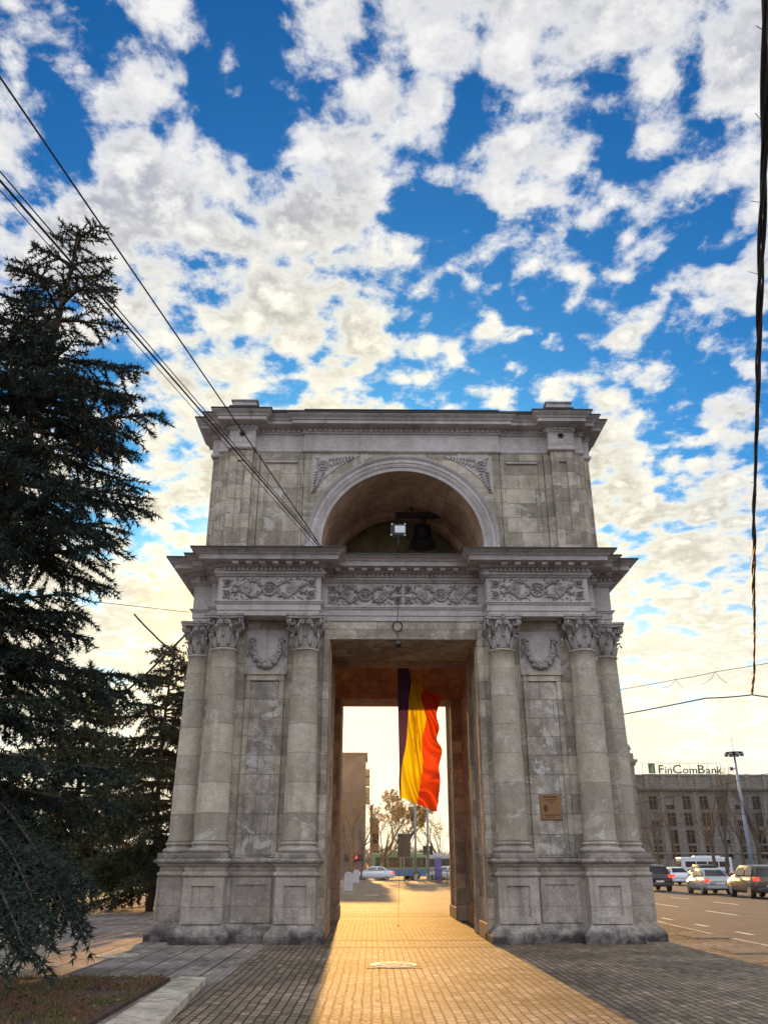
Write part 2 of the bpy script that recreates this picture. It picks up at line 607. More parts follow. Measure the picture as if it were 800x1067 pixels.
dens = w.math('ADD', w.math('MULTIPLY', n2, 0.72), w.math('MULTIPLY', n1, 0.38))
dens = w.math('ADD', dens, w.math('MULTIPLY', n3, 0.34))
dens = w.math('ADD', dens, w.math('MULTIPLY', puff, 0.29))
# broad banks and clearings of the real sky, as directions
BLOBS = [(530, 330, -.04, .05), (200, 320, -.05, .05), (440, 330, -.03, .05), (650, 420, -.03, .04), (90, 60, .05, .06), (225, 70, .06, .05), (300, 40, -.08, .06), (320, 110, -.05, .05), (465, 190, -.09, .06), (30, 120, -.07, .05),
         (200, 210, .08, .11), (60, 230, .06, .1), (340, 240, .06, .08), (420, 80, .06, .07), (600, 150, .05, .12), (480, 280, .05, .06), (240, 160, -.06, .05),
         (700, 130, -.06, .05), (385, 290, -.04, .04), (730, 330, -.04, .05), (560, 390, -.04, .04), (300, 370, .08, .09), (600, 370, .06, .08), (775, 290, .08, .05),
         (10, 20, -.05, .06), (590, 20, .03, .07), (690, 470, .04, .08), (690, 620, .04, .1), (150, 560, .06, .12)]
for (bx_, by_, amp, rad) in BLOBS:
    v_ = Vector(ray(bx_, by_)).normalized()
    dt = w.vmath('DOT_PRODUCT', d, tuple(v_))
    dens = w.math('ADD', dens, w.ramp(dt, math.cos(rad * 2.0), 1.0, 0.0, amp))
low = w.ramp(up, 0.04, 0.50, 0.15, 0.0)
dens = w.math('ADD', dens, low)
alpha = w.ramp(dens, 0.655, 0.85)
thick = w.ramp(dens, 0.73, 0.95)
billow = w.ramp(w.math('ADD', w.math('MULTIPLY', puff, 0.42), w.math('MULTIPLY', n3, 0.95)), 0.40, 0.78)
warm = w.ramp(sunness, 0.80, 0.985)
back = w.ramp(sunness, -0.35, 0.45, 1.0, 0.0)
back = w.math('ADD', 1.0, w.math('MULTIPLY', back, w.ramp(up, 0.05, 0.60, -0.45, 3.3)))      # clouds opposite the low sun, unseen: boosted overhead, dimmed low, to light the facade
lit = w.mix(warm, (10.2, 10.1, 9.9), (12.6, 12.0, 9.6))
shade = w.mix(warm, (4.6, 4.85, 5.6), (7.2, 6.6, 5.0))
cl = w.mix(w.math('MULTIPLY', thick, w.math('SUBTRACT', 1.0, w.math('MULTIPLY', billow, 0.9))), lit, shade)
cl = w.mix(1.0, cl, w.comb(back, back, back), 'MULTIPLY')
skyc = w.mix(alpha, blue, cl)
# low glow of the sun
g1 = w.ramp(sunness, 0.955, 1.0, 0.0, 1.0)
skyc = w.mix(w.math('MULTIPLY', g1, 0.9), skyc, (25, 17.0, 7.5))
hz = w.ramp(up, 0.05, 0.42, 1.0, 0.0)
hz = w.math('MULTIPLY', hz, w.ramp(sunness, 0.50, 0.97, 0.10, 0.85))
skyc = w.mix(hz, skyc, (13.0, 12.1, 9.3))
w.l.new(skyc, bg.inputs['Color'])
bg.inputs['Strength'].default_value = 0.05
world.cycles.sampling_method = 'MANUAL'
world.cycles.sample_map_resolution = 1024

sl = bpy.data.lights.new('sun', 'SUN')
sl.energy = 3.3
sl.angle = R(0.55)
sl.color = (1.0, 0.52, 0.14)
so = bpy.data.objects.new('sun', sl)
COL.objects.link(so)
so.rotation_euler = (-SUN_DIR).to_track_quat('-Z', 'Y').to_euler()
so.location = (0, 0, 60)
vs_ = SC.view_settings
vs_.view_transform = 'Standard'
vs_.look = 'None'
vs_.exposure = 0.95
vs_.gamma = 1.0
vs_.use_curve_mapping = False
SC.cycles.use_denoising = True
SC.cycles.max_bounces = 5
SC.cycles.diffuse_bounces = 3
SC.cycles.sample_clamp_indirect = 8.0
SC.cycles.caustics_reflective = False
SC.cycles.caustics_refractive = False

# ------------------------------------------------------------------ ground, plaza, road
RZ = -0.12


def structure(mb, name, m, **k):
    return tag(mb.build(name, m, **k), kind='structure')


structure(MB().add([(-3000, -400, -0.16), (3000, -400, -0.16), (3000, 4000, -0.16), (-3000, 4000, -0.16)], [(0, 1, 2, 3)]), 'ground', M['ground'])
KERB = [(8.3, -12), (8.3, 18), (8.25, 21), (8.35, 25), (8.7, 30), (9.2, 40), (9.2, 95)]
gut = 0.75
structure(MB().prism([(-2.2, -12), (8.15, -12), (8.15, 18), (8.10, 21), (8.2, 25), (8.55, 30), (9.05, 40), (9.05, 95), (-2.2, 95)], -0.15, 0.0),
          'plaza', M['paver'])
structure(MB().prism([(-40, -12), (-2.2, -12), (-2.2, 95), (-40, 95)], -0.15, 0.0), 'plaza_side', M['paver_strip'])
kb = MB()
kb.prism([(x - 0.15, y) for x, y in KERB] + [(x, y) for x, y in reversed(KERB)], -0.15, 0.012)
structure(kb, 'road_kerb', M['kerb'])
structure(MB().prism([(x, y) for x, y in KERB] + [(60, 95), (60, -12)], -0.155, RZ), 'road', M['asphalt'])
structure(MB().prism([(-140, 95.0), (140, 95.0), (140, 135), (-140, 135)], -0.157, RZ - 0.004), 'cross_road', M['asphalt'])
gm = MB()
for i in range(len(KERB) - 2):
    (xa, ya), (xb, yb) = KERB[i], KERB[i + 1]
    gm.add([(xa, ya, RZ + .004), (xa + gut, ya, RZ + .004), (xb + gut, yb, RZ + .004), (xb, yb, RZ + .004)], [(0, 1, 2, 3)])
structure(gm, 'road_gutter', M['asphalt_dark'])
mk = MB()
for y in np.arange(2.0, 90, 3.1):
    mk.box(9.72, 9.86, y, y + 1.05, RZ + .002, RZ + .006)
for y in np.arange(1.5, 92, 6.2):
    mk.box(12.9, 13.04, y, y + 3.0, RZ + .002, RZ + .006)
    mk.box(16.3, 16.44, y + 2, y + 5.0, RZ + .002, RZ + .006)
structure(mk, 'road_markings', M['paint'])
# darker paver bands across the passage, at the two fronts of the monument
bd = MB()
for y0, y1 in ((18.9, 19.5), (20.55, 20.8), (29.75, 30.0), (31.1, 31.5)):
    bd.box(-1.02, 2.52, y0, y1, 0.001, 0.004)
structure(bd, 'paving_bands', M['paver_band'])

# front planting bed with its kerb
bed = MB().prism([(-9, 4), (-2.93, 4), (-2.93, 13.75), (-9, 13.75)], 0.003, 0.05)
structure(bed, 'flower_bed', M['soil'])
kz = 0.11
kA, kB, kC, kD = onZ(187, 1017, kz), onZ(215, 1018, kz), onZ(165, 1067, kz), onZ(108, 1067, kz)
e1, e2 = (kD - kA), (kC - kB)
kmb = MB().prism([(kA.x, kA.y), (kB.x, kB.y), ((kB + e2 * 2).x, (kB + e2 * 2).y), ((kA + e1 * 2).x, (kA + e1 * 2).y)][::-1], 0.003, kz)
kmo = structure(kmb, 'bed_kerb', M['kerb'], bevel=0.012)


def blades(poly_fn, n, hmin, hmax, wd, zbase, name, m, label=None):
    pts = poly_fn(n)
    a = rng.uniform(0, 2 * PI, n)
    hh = rng.uniform(hmin, hmax, n)
    lean = rng.normal(0, 0.55, (n, 2)) * hh[:, None]
    sx = np.cos(a) * wd
    sy = np.sin(a) * wd
    V = np.zeros((n, 3, 3))
    V[:, 0] = np.c_[pts[:, 0] - sx, pts[:, 1] - sy, np.full(n, zbase)]
    V[:, 1] = np.c_[pts[:, 0] + sx, pts[:, 1] + sy, np.full(n, zbase)]
    V[:, 2] = np.c_[pts[:, 0] + lean[:, 0], pts[:, 1] + lean[:, 1], zbase + hh]
    return tri_mesh(V.reshape(-1, 3), name, m)


def tri_mesh(V, name, m):
    n = len(V) // 3
    me = bpy.data.meshes.new(name)
    me.vertices.add(n * 3)
    me.vertices.foreach_set('co', np.ascontiguousarray(V, dtype=np.float32).ravel())
    me.loops.add(n * 3)
    me.loops.foreach_set('vertex_index', np.arange(n * 3, dtype=np.int32))
    me.polygons.add(n)
    me.polygons.foreach_set('loop_start', np.arange(0, n * 3, 3, dtype=np.int32))
    me.materials.append(m)
    me.update(calc_edges=True)
    me.validate()
    return me


def leafy(name, cols, rough=0.85):
    m, nt, b = new_mat(name)
    pos = nt.node('ShaderNodeNewGeometry').outputs['Position']
    f = nt.ramp(nt.noise(pos, 2.4, 4), 0.40, 0.60)
    g = nt.ramp(nt.noise(pos, 38, 2), 0.42, 0.66)
    c = nt.mix(g, nt.mix(f, cols[0], cols[1]), cols[2])
    nt.put(b.inputs['Base Color'], c)
    b.inputs['Roughness'].default_value = rough
    b.inputs['Specular IOR Level'].default_value = 0.2
    return m


M['dry_grass'] = leafy('dry_winter_grass', ((0.15, 0.085, 0.05), (0.075, 0.135, 0.022), (0.30, 0.15, 0.11)))


def bed_pts(n):
    out = []
    while len(out) < n:
        x, y = rng.uniform(-6.6, -2.97), 13.72 - rng.uniform(0, 1) ** 1.2 * 5.5
        q = mnoise.noise(Vector((x * 1.6, y * 1.6, 3))) + .5 * mnoise.noise(Vector((x * 6, y * 6, 8)))
        if q > -.22 + rng.uniform(-.12, .12):
            out.append((x, y))
    return np.array(out)


tag(link('dry_grass', blades(bed_pts, 24000, 0.015, 0.085, 0.006, 0.048, 'dry_grass', M['dry_grass'])), kind='stuff')
M['leaf_litter'] = leafy('leaf_litter', ((0.20, 0.085, 0.05), (0.30, 0.16, 0.08), (0.11, 0.05, 0.035)))


def litter(n):
    P = np.c_[rng.uniform(-6.6, -2.97, n), 13.72 - rng.uniform(0, 1, n) ** 1.2 * 5.5, rng.uniform(.055, .10, n)]
    a = rng.uniform(0, 2 * PI, n)
    e1_ = np.c_[np.cos(a), np.sin(a), rng.normal(0, .35, n)] * .032
    e2_ = np.c_[-np.sin(a), np.cos(a), rng.normal(0, .35, n)] * .022
    V = np.stack([P - e1_, P + e2_, P + e1_, P - e1_, P + e1_, P - e2_], 1)
    return tri_mesh(V.reshape(-1, 3), 'fallen_leaves', M['leaf_litter'])


tag(link('fallen_leaves', litter(700)), kind='stuff')


# lawns and sandy paths of the park to the side
def flat(name, px, z, m):
    pts = [onZ(x, y, 0) for x, y in px]
    mb = MB().prism([(p_.x, p_.y) for p_ in pts][::-1], 0.001, z)
    return structure(mb, name, m)


flat('sand_path', [(-60, 952), (0, 946), (70, 941), (163, 931), (163, 921), (-60, 921)], 0.006, M['sand'])
flat('lawn', [(-60, 950), (20, 945), (62, 940), (30, 938.5), (-60, 940)], 0.035, M['grass'])
flat('lawn', [(-60, 937.5), (60, 936), (120, 934), (150, 930), (100, 931), (-60, 931.5)], 0.035, M['grass'])
flat('lawn', [(-60, 926), (100, 925), (163, 924), (163, 921.5), (-60, 921.5)], 0.035, M['grass'])
flat('bare_soil', [(130, 947), (163, 945), (163, 942)], 0.02, M['soil'])
# ------------------------------------------------------------------ triumphal arch
XC, YC = 0.75, 25.27
ARCH = thing('triumphal_arch', 'weathered grey limestone triumphal arch with paired columns and an open passage', 'arch', (XC, YC, 0))
WALL, AX, ENT, DADO = 4.87, 5.15, 5.42, 5.60
HW = 1.84          # half width of the passage
ZP, ZC0, ZC1, ZE0, ZE1 = 1.68, 2.03, 6.42, 7.24, 8.80
ZA1 = 13.02


def octo(half):
    """quarter outline (front middle to corner) -> closed plan; local x = along the front, local y = depth (front is -y)."""
    q = [(u, -v) for u, v in half]
    diag = half[-1]
    tail = [(v, -u) for u, v in reversed(half)]
    if abs(diag[0] - diag[1]) < 1e-6:
        tail = tail[1:]
    q = q + tail
    out = []
    for k in range(4):
        for x, y in q:
            for _ in range(k):
                x, y = -y, x
            out.append((x, y))
    return out


# pylons: the two massive piers, walls behind the columns
for s in (-1, 1):
    mb = MB()
    poly = [(HW, -WALL), (WALL, -WALL), (WALL, WALL), (HW, WALL), (HW, 2.35), (HW + .33, 2.35), (HW + .33, -2.35), (HW, -2.35),
            (HW, -2.75), (HW + .10, -2.75), (HW + .10, -3.35), (HW, -3.35)]
    poly = [(s * x, y) for x, y in poly]
    mb.prism(poly if s > 0 else poly[::-1], 0, ZE0 - .002)
    py = mb.build('pylon', M['wall'], ARCH)
    # passage lining: panel frames and a low plinth
    lin = MB()

    def lb(x0, x1, y0, y1, z0, z1):
        a, b_ = sorted((s * x0, s * x1))
        lin.box(a, b_, y0, y1, z0, z1)
    for (y0, y1) in ((-4.80, -3.42), (-2.70, -2.36), (2.36, 4.80)):
        lb(HW - .05, HW + .02, y0, y1, 0, .34)
    lb(HW + .26, HW + .35, -2.3, 2.3, 0, .52)
    lb(HW + .28, HW + .35, -2.3, -2.05, .52, 6.5)
    lb(HW + .28, HW + .35, 2.05, 2.3, .52, 6.5)
    lb(HW + .28, HW + .35, -2.05, 2.05, 6.2, 6.5)
    lb(HW - .04, HW + .02, -2.70, -2.50, .34, 6.6)
    lb(HW - .03, HW + .02, 4.2, 4.5, .34, 6.78)
    lb(HW - .03, HW + .02, 2.5, 2.8, .34, 6.78)
    lb(HW - .025, HW + .02, -4.6, -4.42, .34, 6.78)
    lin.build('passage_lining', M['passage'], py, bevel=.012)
    # pilaster strips and jamb band on the front
    st = MB()
    for (u0, u1, v) in ((HW, 2.0, .03), (2.94, 3.06, .06), (3.76, 3.88, .06)):
        a, b_ = sorted((s * u0, s * u1))
        st.box(a + (.002 if s > 0 else 0), b_, -WALL - v, -WALL + .1, ZP + .02, 6.1 if v > .04 else ZE0 - .01)
    a, b_ = sorted((s * 3.06, s * 3.76))
    st.box(a, b_, -WALL - .06, -WALL + .1, 5.72, 5.86)
    a, b_ = sorted((s * 2.9, s * 3.92))
    st.box(a, b_, -WALL - .10, -WALL + .1, 5.86, 5.93)
    st.box(a, b_, -WALL - .05, -WALL + .1, 6.98, 7.22)
    st.build('panel_moulding', M['wall'], py, bevel=.008)
    gp = MB()
    a, b_ = sorted((s * 2.9, s * 3.92))
    gp.box(a, b_, -WALL - .035, -WALL + .1, 5.935, 6.978)
    gpo = gp.build('garland_panel', M['plaster'], py)
    a, b_ = sorted((s * 3.062, s * 3.758))
    MB().box(a, b_, -WALL - .012, -WALL + .1, ZP + .03, 5.718).build('patched_panel', M['patched'], py)
    # garland of leaves with two bows
    gb = MB()
    cx = s * 3.41
    rr = random.Random(4)
    pts = []
    for i in range(27):
        t = i / 26
        a = PI * (1 + t)
        pts.append((cx + .33 * math.cos(a), 6.60 + .50 * math.sin(a)))
    for i, (x, z) in enumerate(pts):
        thick = .05 + .035 * math.sin(PI * i / 26)
        for k in range(3):
            q = rr.uniform(0, 2 * PI)
            c = Vector((x + thick * .6 * math.cos(q), -WALL - .08 - rr.uniform(0, .05), z + thick * .6 * math.sin(q)))
            leaf = MB().lathe([(0.002, -thick), (thick * .75, -thick * .3), (thick * .6, thick * .4), (.002, thick)], 6)
            gb.join(leaf, Matrix.Translation(c) @ Matrix.Rotation(rr.uniform(0, 6), 4, 'Y') @ Matrix.Rotation(rr.uniform(-.4, .4), 4, 'X'))
    for e in (-1, 1):
        bx = cx + e * .36
        for k in range(5):
            q = k * 2 * PI / 5
            gb.tube([(bx, -WALL - .06, 6.72), (bx + .09 * math.cos(q), -WALL - .1, 6.72 + .09 * math.sin(q)), (bx + .04 * math.cos(q + .7), -WALL - .07, 6.72 + .04 * math.sin(q + .7))], .026, 5)
        gb.tube([(bx, -WALL - .06, 6.7), (bx + e * .09, -WALL - .07, 6.55), (bx + e * .06, -WALL - .07, 6.42), (bx + e * .11, -WALL - .06, 6.3)], [.03, .03, .025, .012], 5)
    gb.build('garland', M['carved'], py)

# pedestals (one per column plus the plain course between them)
PROF = [(.19, 0), (.19, .15), (.15, .22), (.06, .30), (.02, .36), (0, .37), (0, 1.30), (.04, 1.32), (.055, 1.355), (.04, 1.39), (.005, 1.40),
        (.005, 1.50), (.05, 1.53), (.07, 1.57), (.13, 1.60), (.135, 1.645), (.10, 1.66), (.08, ZP), (-.35, ZP + .004)]
for s in (-1, 1):
    body = MB()
    hf = [(2.05, 4.80), (2.05, 5.15), (2.05, 5.22), (3.9, 5.22), (4.84, 4.84)]
    outer = [(2.05, -4.7), (2.05, -5.16), (4.80, -5.16), (4.80, -4.80), (5.16, -4.80), (5.16, 4.80), (4.80, 4.80), (4.80, 5.16), (2.05, 5.16), (2.05, 4.7)]
    outer = [(s * x, y) for x, y in outer]
    if s < 0:
        outer = outer[::-1]
    body.sweep(outer, PROF, closed=False)
    bo = body.build('pedestal_course', M['pedestal'], ARCH, bevel=.010)
    fr = MB()
    a, b_ = sorted((s * 2.98, s * 3.86))
    for (x0, x1, z0, z1) in ((a, a + .12, .38, 1.28), (b_ - .12, b_, .38, 1.28), (a + .12, b_ - .12, 1.14, 1.28), (a + .12, b_ - .12, .38, .50)):
        fr.box(x0, x1, -5.16 - .035, -5.1, z0, z1)
    fr.build('panel_frame', M['pedestal'], bo, bevel=.008)
pm = MB()
pm.sweep([(-.44, .60), (-.44, -.40), (.44, -.40), (.44, .60)], PROF, closed=False)
ped_me = None
pf = MB()
for (x0, x1, z0, z1) in ((-.44, -.25, .38, 1.29), (.25, .44, .38, 1.29), (-.25, .25, 1.13, 1.29), (-.25, .25, .38, .52)):
    pf.box(x0, x1, -.445, -.38, z0, z1)
PED = pm.mesh('pedestal', M['pedestal'])
PEDF = pf.mesh('panel_frame', M['pedestal'])
# column shaft with entasis, base, capital
sh = [(.385, ZC0), (.385, ZC0 + .04), (.368, ZC0 + .07)]
for i in range(1, 13):
    t = i / 12
    sh.append((.368 - .07 * t ** 1.7, ZC0 + .07 + (ZC1 - ZC0 - .12) * t))
sh += [(.33, ZC1 - .045), (.335, ZC1 - .02), (.30, ZC1)]
SHAFT = MB().lathe(sh, 36).mesh('column', M['column'])
bs = MB().box(-.48, .48, -.48, .48, ZP + .006, ZP + .115)
tor = []
for i in range(9):
    a = -PI / 2 + PI * i / 8
    tor.append((.425 + .05 * math.cos(a), ZP + .165 + .05 * math.sin(a)))
tor += [(.405, ZP + .225), (.385, ZP + .25), (.39, ZP + .275)]
for i in range(7):
    a = -PI / 2 + PI * i / 6
    tor.append((.395 + .032 * math.cos(a), ZP + .31 + .032 * math.sin(a)))
tor.append((.37, ZC0 + .001))
bs.lathe(tor, 36)
BASE = bs.mesh('column_base', M['pedestal'])


def capital():
    c = MB()
    hgt = ZE0 - ZC1
    c.lathe([(.275, 0), (.275, .15), (.285, .35), (.33, .55), (.40, .70), (.42, hgt - .10)], 24)

    def leaf(ang, r0, z0, hh, w):
        prof = [(r0, z0, .8), (r0 + .03, z0 + hh * .35, 1.05), (r0 + .055, z0 + hh * .68, 1.0), (r0 + .10, z0 + hh * .92, .8), (r0 + .155, z0 + hh, .55),
                (r0 + .19, z0 + hh * .93, .35), (r0 + .185, z0 + hh * .82, .12)]
        vs = []
        for (r, z, k) in prof:
            for j, off in ((-1, 0), (-.5, .022), (0, .012), (.5, .022), (1, 0)):
                vs.append((r + off - abs(j) * .018, j * w * k * .5, z - abs(j) * .02))
        m_ = len(prof)
        fs = [(i * 5 + j, i * 5 + j + 1, (i + 1) * 5 + j + 1, (i + 1) * 5 + j) for i in range(m_ - 1) for j in range(4)]
        c.join(MB().add(vs, fs), Matrix.Rotation(ang, 4, 'Z'))
    for k in range(8):
        leaf(2 * PI * k / 8, .30, .02, .30, .155)
        leaf(2 * PI * (k + .5) / 8, .295, .10, .46, .15)
    for k in range(4):
        a = PI / 4 + k * PI / 2
        # corner volutes
        pts = []
        for i in range(22):
            t = i / 21
            q = PI * .75 - t * 3.6 * PI
            r = .105 * (1 - t * .82)
            pts.append((.50 + r * math.cos(q), 0, .625 + r * math.sin(q)))
        stem = [(.33, 0, .36), (.37, 0, .50), (.41, 0, .62)] + pts
        for off in (-.035, .035):
            mt = Matrix.Rotation(a, 4, 'Z') @ Matrix.Translation((0, off, 0))
            c.join(MB().tube(stem, [.022, .026, .028] + [.026 - .012 * i / 21 for i in range(22)], 6), mt)
        # inner helices meeting under the flower
        b = k * PI / 2
        for e in (-1, 1):
            pts = [(.36, e * .20, .40), (.40, e * .17, .52)]
            for i in range(14):
                t = i / 13
                q = (PI - t * 3 * PI)
                r = .06 * (1 - .75 * t)
                pts.append((.425, e * (.085 - r * math.cos(q) * 1.0), .61 + r * math.sin(q)))
            c.join(MB().tube(pts, .02, 5), Matrix.Rotation(b, 4, 'Z'))
        fl = MB()
        for j in range(6):
            q = j * PI / 3
            fl.join(MB().lathe([(.002, -.03), (.032, 0), (.002, .03)], 6), Matrix.Translation((.50, .05 * math.cos(q), hgt - .06 + .05 * math.sin(q))))
        fl.join(MB().lathe([(.002, -.03), (.03, 0), (.002, .03)], 6), Matrix.Translation((.52, 0, hgt - .06)))
        c.join(fl, Matrix.Rotation(b, 4, 'Z'))
    # concave abacus in two steps
    for (r_, z0, z1) in ((0.0, hgt - .115, hgt - .055), (.03, hgt - .055, hgt - .002)):
        poly = []
        for k in range(4):
            a = PI / 4 + k * PI / 2
            for q in (-.07, .07):
                poly.append(((.62 + r_) * math.cos(a + q), (.62 + r_) * math.sin(a + q)))
            for t in (.2, .4, .6, .8):
                x0, y0 = (.62 + r_) * math.cos(a + .07), (.62 + r_) * math.sin(a + .07)
                x1, y1 = (.62 + r_) * math.cos(a + PI / 2 - .07), (.62 + r_) * math.sin(a + PI / 2 - .07)
                x, y = x0 + (x1 - x0) * t, y0 + (y1 - y0) * t
                l = math.hypot(x, y)
                sag = .075 * math.sin(PI * t)
                poly.append((x - x / l * sag, y - y / l * sag))
        c.prism(poly, z0, z1)
    c.xform(Matrix.Translation((0, 0, ZC1)))
    return c


CAP = capital().mesh('capital', M['carved'])
spots = []
for s in (-1, 1):
    spots += [(s * 2.42, -AX, 0), (s * 4.41, -AX, 0)]
    spots += [(s * AX, -4.41, s * PI / 2), (s * AX, -2.42, s * PI / 2)]
for (x, y, rz) in spots:
    pd = link('pedestal', PED, ARCH, (x, y, 0), rz, .010)
    link('panel_frame', PEDF, pd)
    c = link('column', SHAFT, ARCH, (x, y, 0), rz)
    link('column_base', BASE, c, bevel=.006)
    link('capital', CAP, c)

# lintels over both mouths of the passage and the coffered ceiling between them
for y0, y1 in ((-WALL, -2.38), (2.38, WALL)):
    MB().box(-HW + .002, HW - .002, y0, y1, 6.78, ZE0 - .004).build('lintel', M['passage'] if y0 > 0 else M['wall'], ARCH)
cf = MB()
sq = [(-HW - .32, -2.34), (HW + .32, -2.34), (HW + .32, 2.34), (-HW - .32, 2.34)]
rings = [[(x, y, 6.6) for x, y in sq], [(x, y, 7.02) for x, y in sq]]
cf.add(rings[0] + rings[1], [(i, (i + 1) % 4, 4 + (i + 1) % 4, 4 + i) for i in range(4)])
cut = .75
oc = [(-HW - .33 + cut, -2.35), (HW + .33 - cut, -2.35), (HW + .33, -2.35 + cut), (HW + .33, 2.35 - cut), (HW + .33 - cut, 2.35), (-HW - .33 + cut, 2.35), (-HW - .33, 2.35 - cut), (-HW - .33, -2.35 + cut)]
# pendentive faces to an octagon, then a shallow saucer
o8 = [(x * .93, y * .93, 7.38) for x, y in oc]
lo = rings[1]
cf.add(lo + o8, [(0, 1, 5, 4), (1, 6, 5), (1, 2, 7, 6), (2, 8, 7), (2, 3, 9, 8), (3, 10, 9), (3, 0, 11, 10), (0, 4, 11)])
prev = o8
for k, (f_, z_) in enumerate(((.86, 7.40), (.8, 7.55), (.55, 7.78), (.25, 7.9))):
    cur = [(x * f_, y * f_, z_) for x, y in oc]
    cf.add(prev + cur, [(i, (i + 1) % 8, 8 + (i + 1) % 8, 8 + i) for i in range(8)])
    prev = cur
cf.add(prev, [tuple(range(8))])
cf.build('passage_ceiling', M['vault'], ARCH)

# main entablature
EH = [(2.07, 4.93), (2.07, ENT), (4.66, ENT), (4.66, 4.92), (4.92, 4.92)]
EP = octo(EH)
arch_prof = [(-.6, ZE0 + .001), (-.03, ZE0 + .001), (-.03, ZE0 + .13), (-.005, ZE0 + .135), (-.005, ZE0 + .28), (.02, ZE0 + .29), (.04, ZE0 + .33), (.06, ZE0 + .34),
             (.06, ZE0 + .365), (.0, ZE0 + .37)]
MB().sweep(EP, arch_prof).build('architrave', M['plaster'], ARCH)
MB().sweep(EP, [(-.04, ZE0 + .372), (-.012, ZE0 + .372), (-.012, ZE1 - .56), (-.04, ZE1 - .56)]).build('frieze', M['plaster'], ARCH)
co = [(-.04, ZE1 - .559), (.03, ZE1 - .559), (.05, ZE1 - .53), (.10, ZE1 - .50), (.10, ZE1 - .455), (.07, ZE1 - .45), (.07, ZE1 - .34), (.16, ZE1 - .33),
      (.16, ZE1 - .24), (.44, ZE1 - .235), (.44, ZE1 - .12), (.475, ZE1 - .11), (.50, ZE1 - .075), (.56, ZE1 - .04), (.61, ZE1 - .02), (.61, ZE1)]
MB().sweep(EP, co).build('cornice', M['cornice'], ARCH)
MB().sweep(EP, [(.60, ZE1 + .001), (.645, ZE1 + .001), (.645, ZE1 + .03), (-.75, ZE1 + .06)], captop=True).build('cornice_flashing', M['flash'], ARCH)


def dentils(path, off, z0, z1, wdt, pitch, dep, only_outward=None):
    mb = MB()
    n = len(path)
    for i in range(n):
        a, b = Vector(path[i]), Vector(path[(i + 1) % n])
        e = (b - a)
        L = e.length
        e.normalize()
        nr = Vector((e.y, -e.x))
        pv, nx = Vector(path[i - 1]), Vector(path[(i + 2) % n])
        # extend at convex corners, shorten at concave
        t0 = off if (a - pv).normalized().cross(e) > 0 else -off
        t1 = L + (off if e.cross((nx - b).normalized()) > 0 else -off)
        span = t1 - t0 + 0.0
        k = int(span / pitch)
        if k < 1:
            continue
        st_ = t0 + (span - (k - 1) * pitch - wdt) / 2
        for j in range(k):
            q = st_ + j * pitch
            p0 = a + e * q + nr * (off - .01)
            p1 = p0 + e * wdt
            p2, p3 = p1 + nr * (dep + .01), p0 + nr * (dep + .01)
            pl = [(p.x, p.y) for p in (p0, p3, p2, p1)]
            mb.prism(pl, z0, z1)
    return mb


dentils(EP, .16, ZE1 - .325, ZE1 - .238, .15, .335, .20).build('modillions', M['cornice'], ARCH, bevel=.008)
dentils(EP, .07, ZE1 - .435, ZE1 - .345, .065, .115, .06).build('dentils', M['cornice'], ARCH)


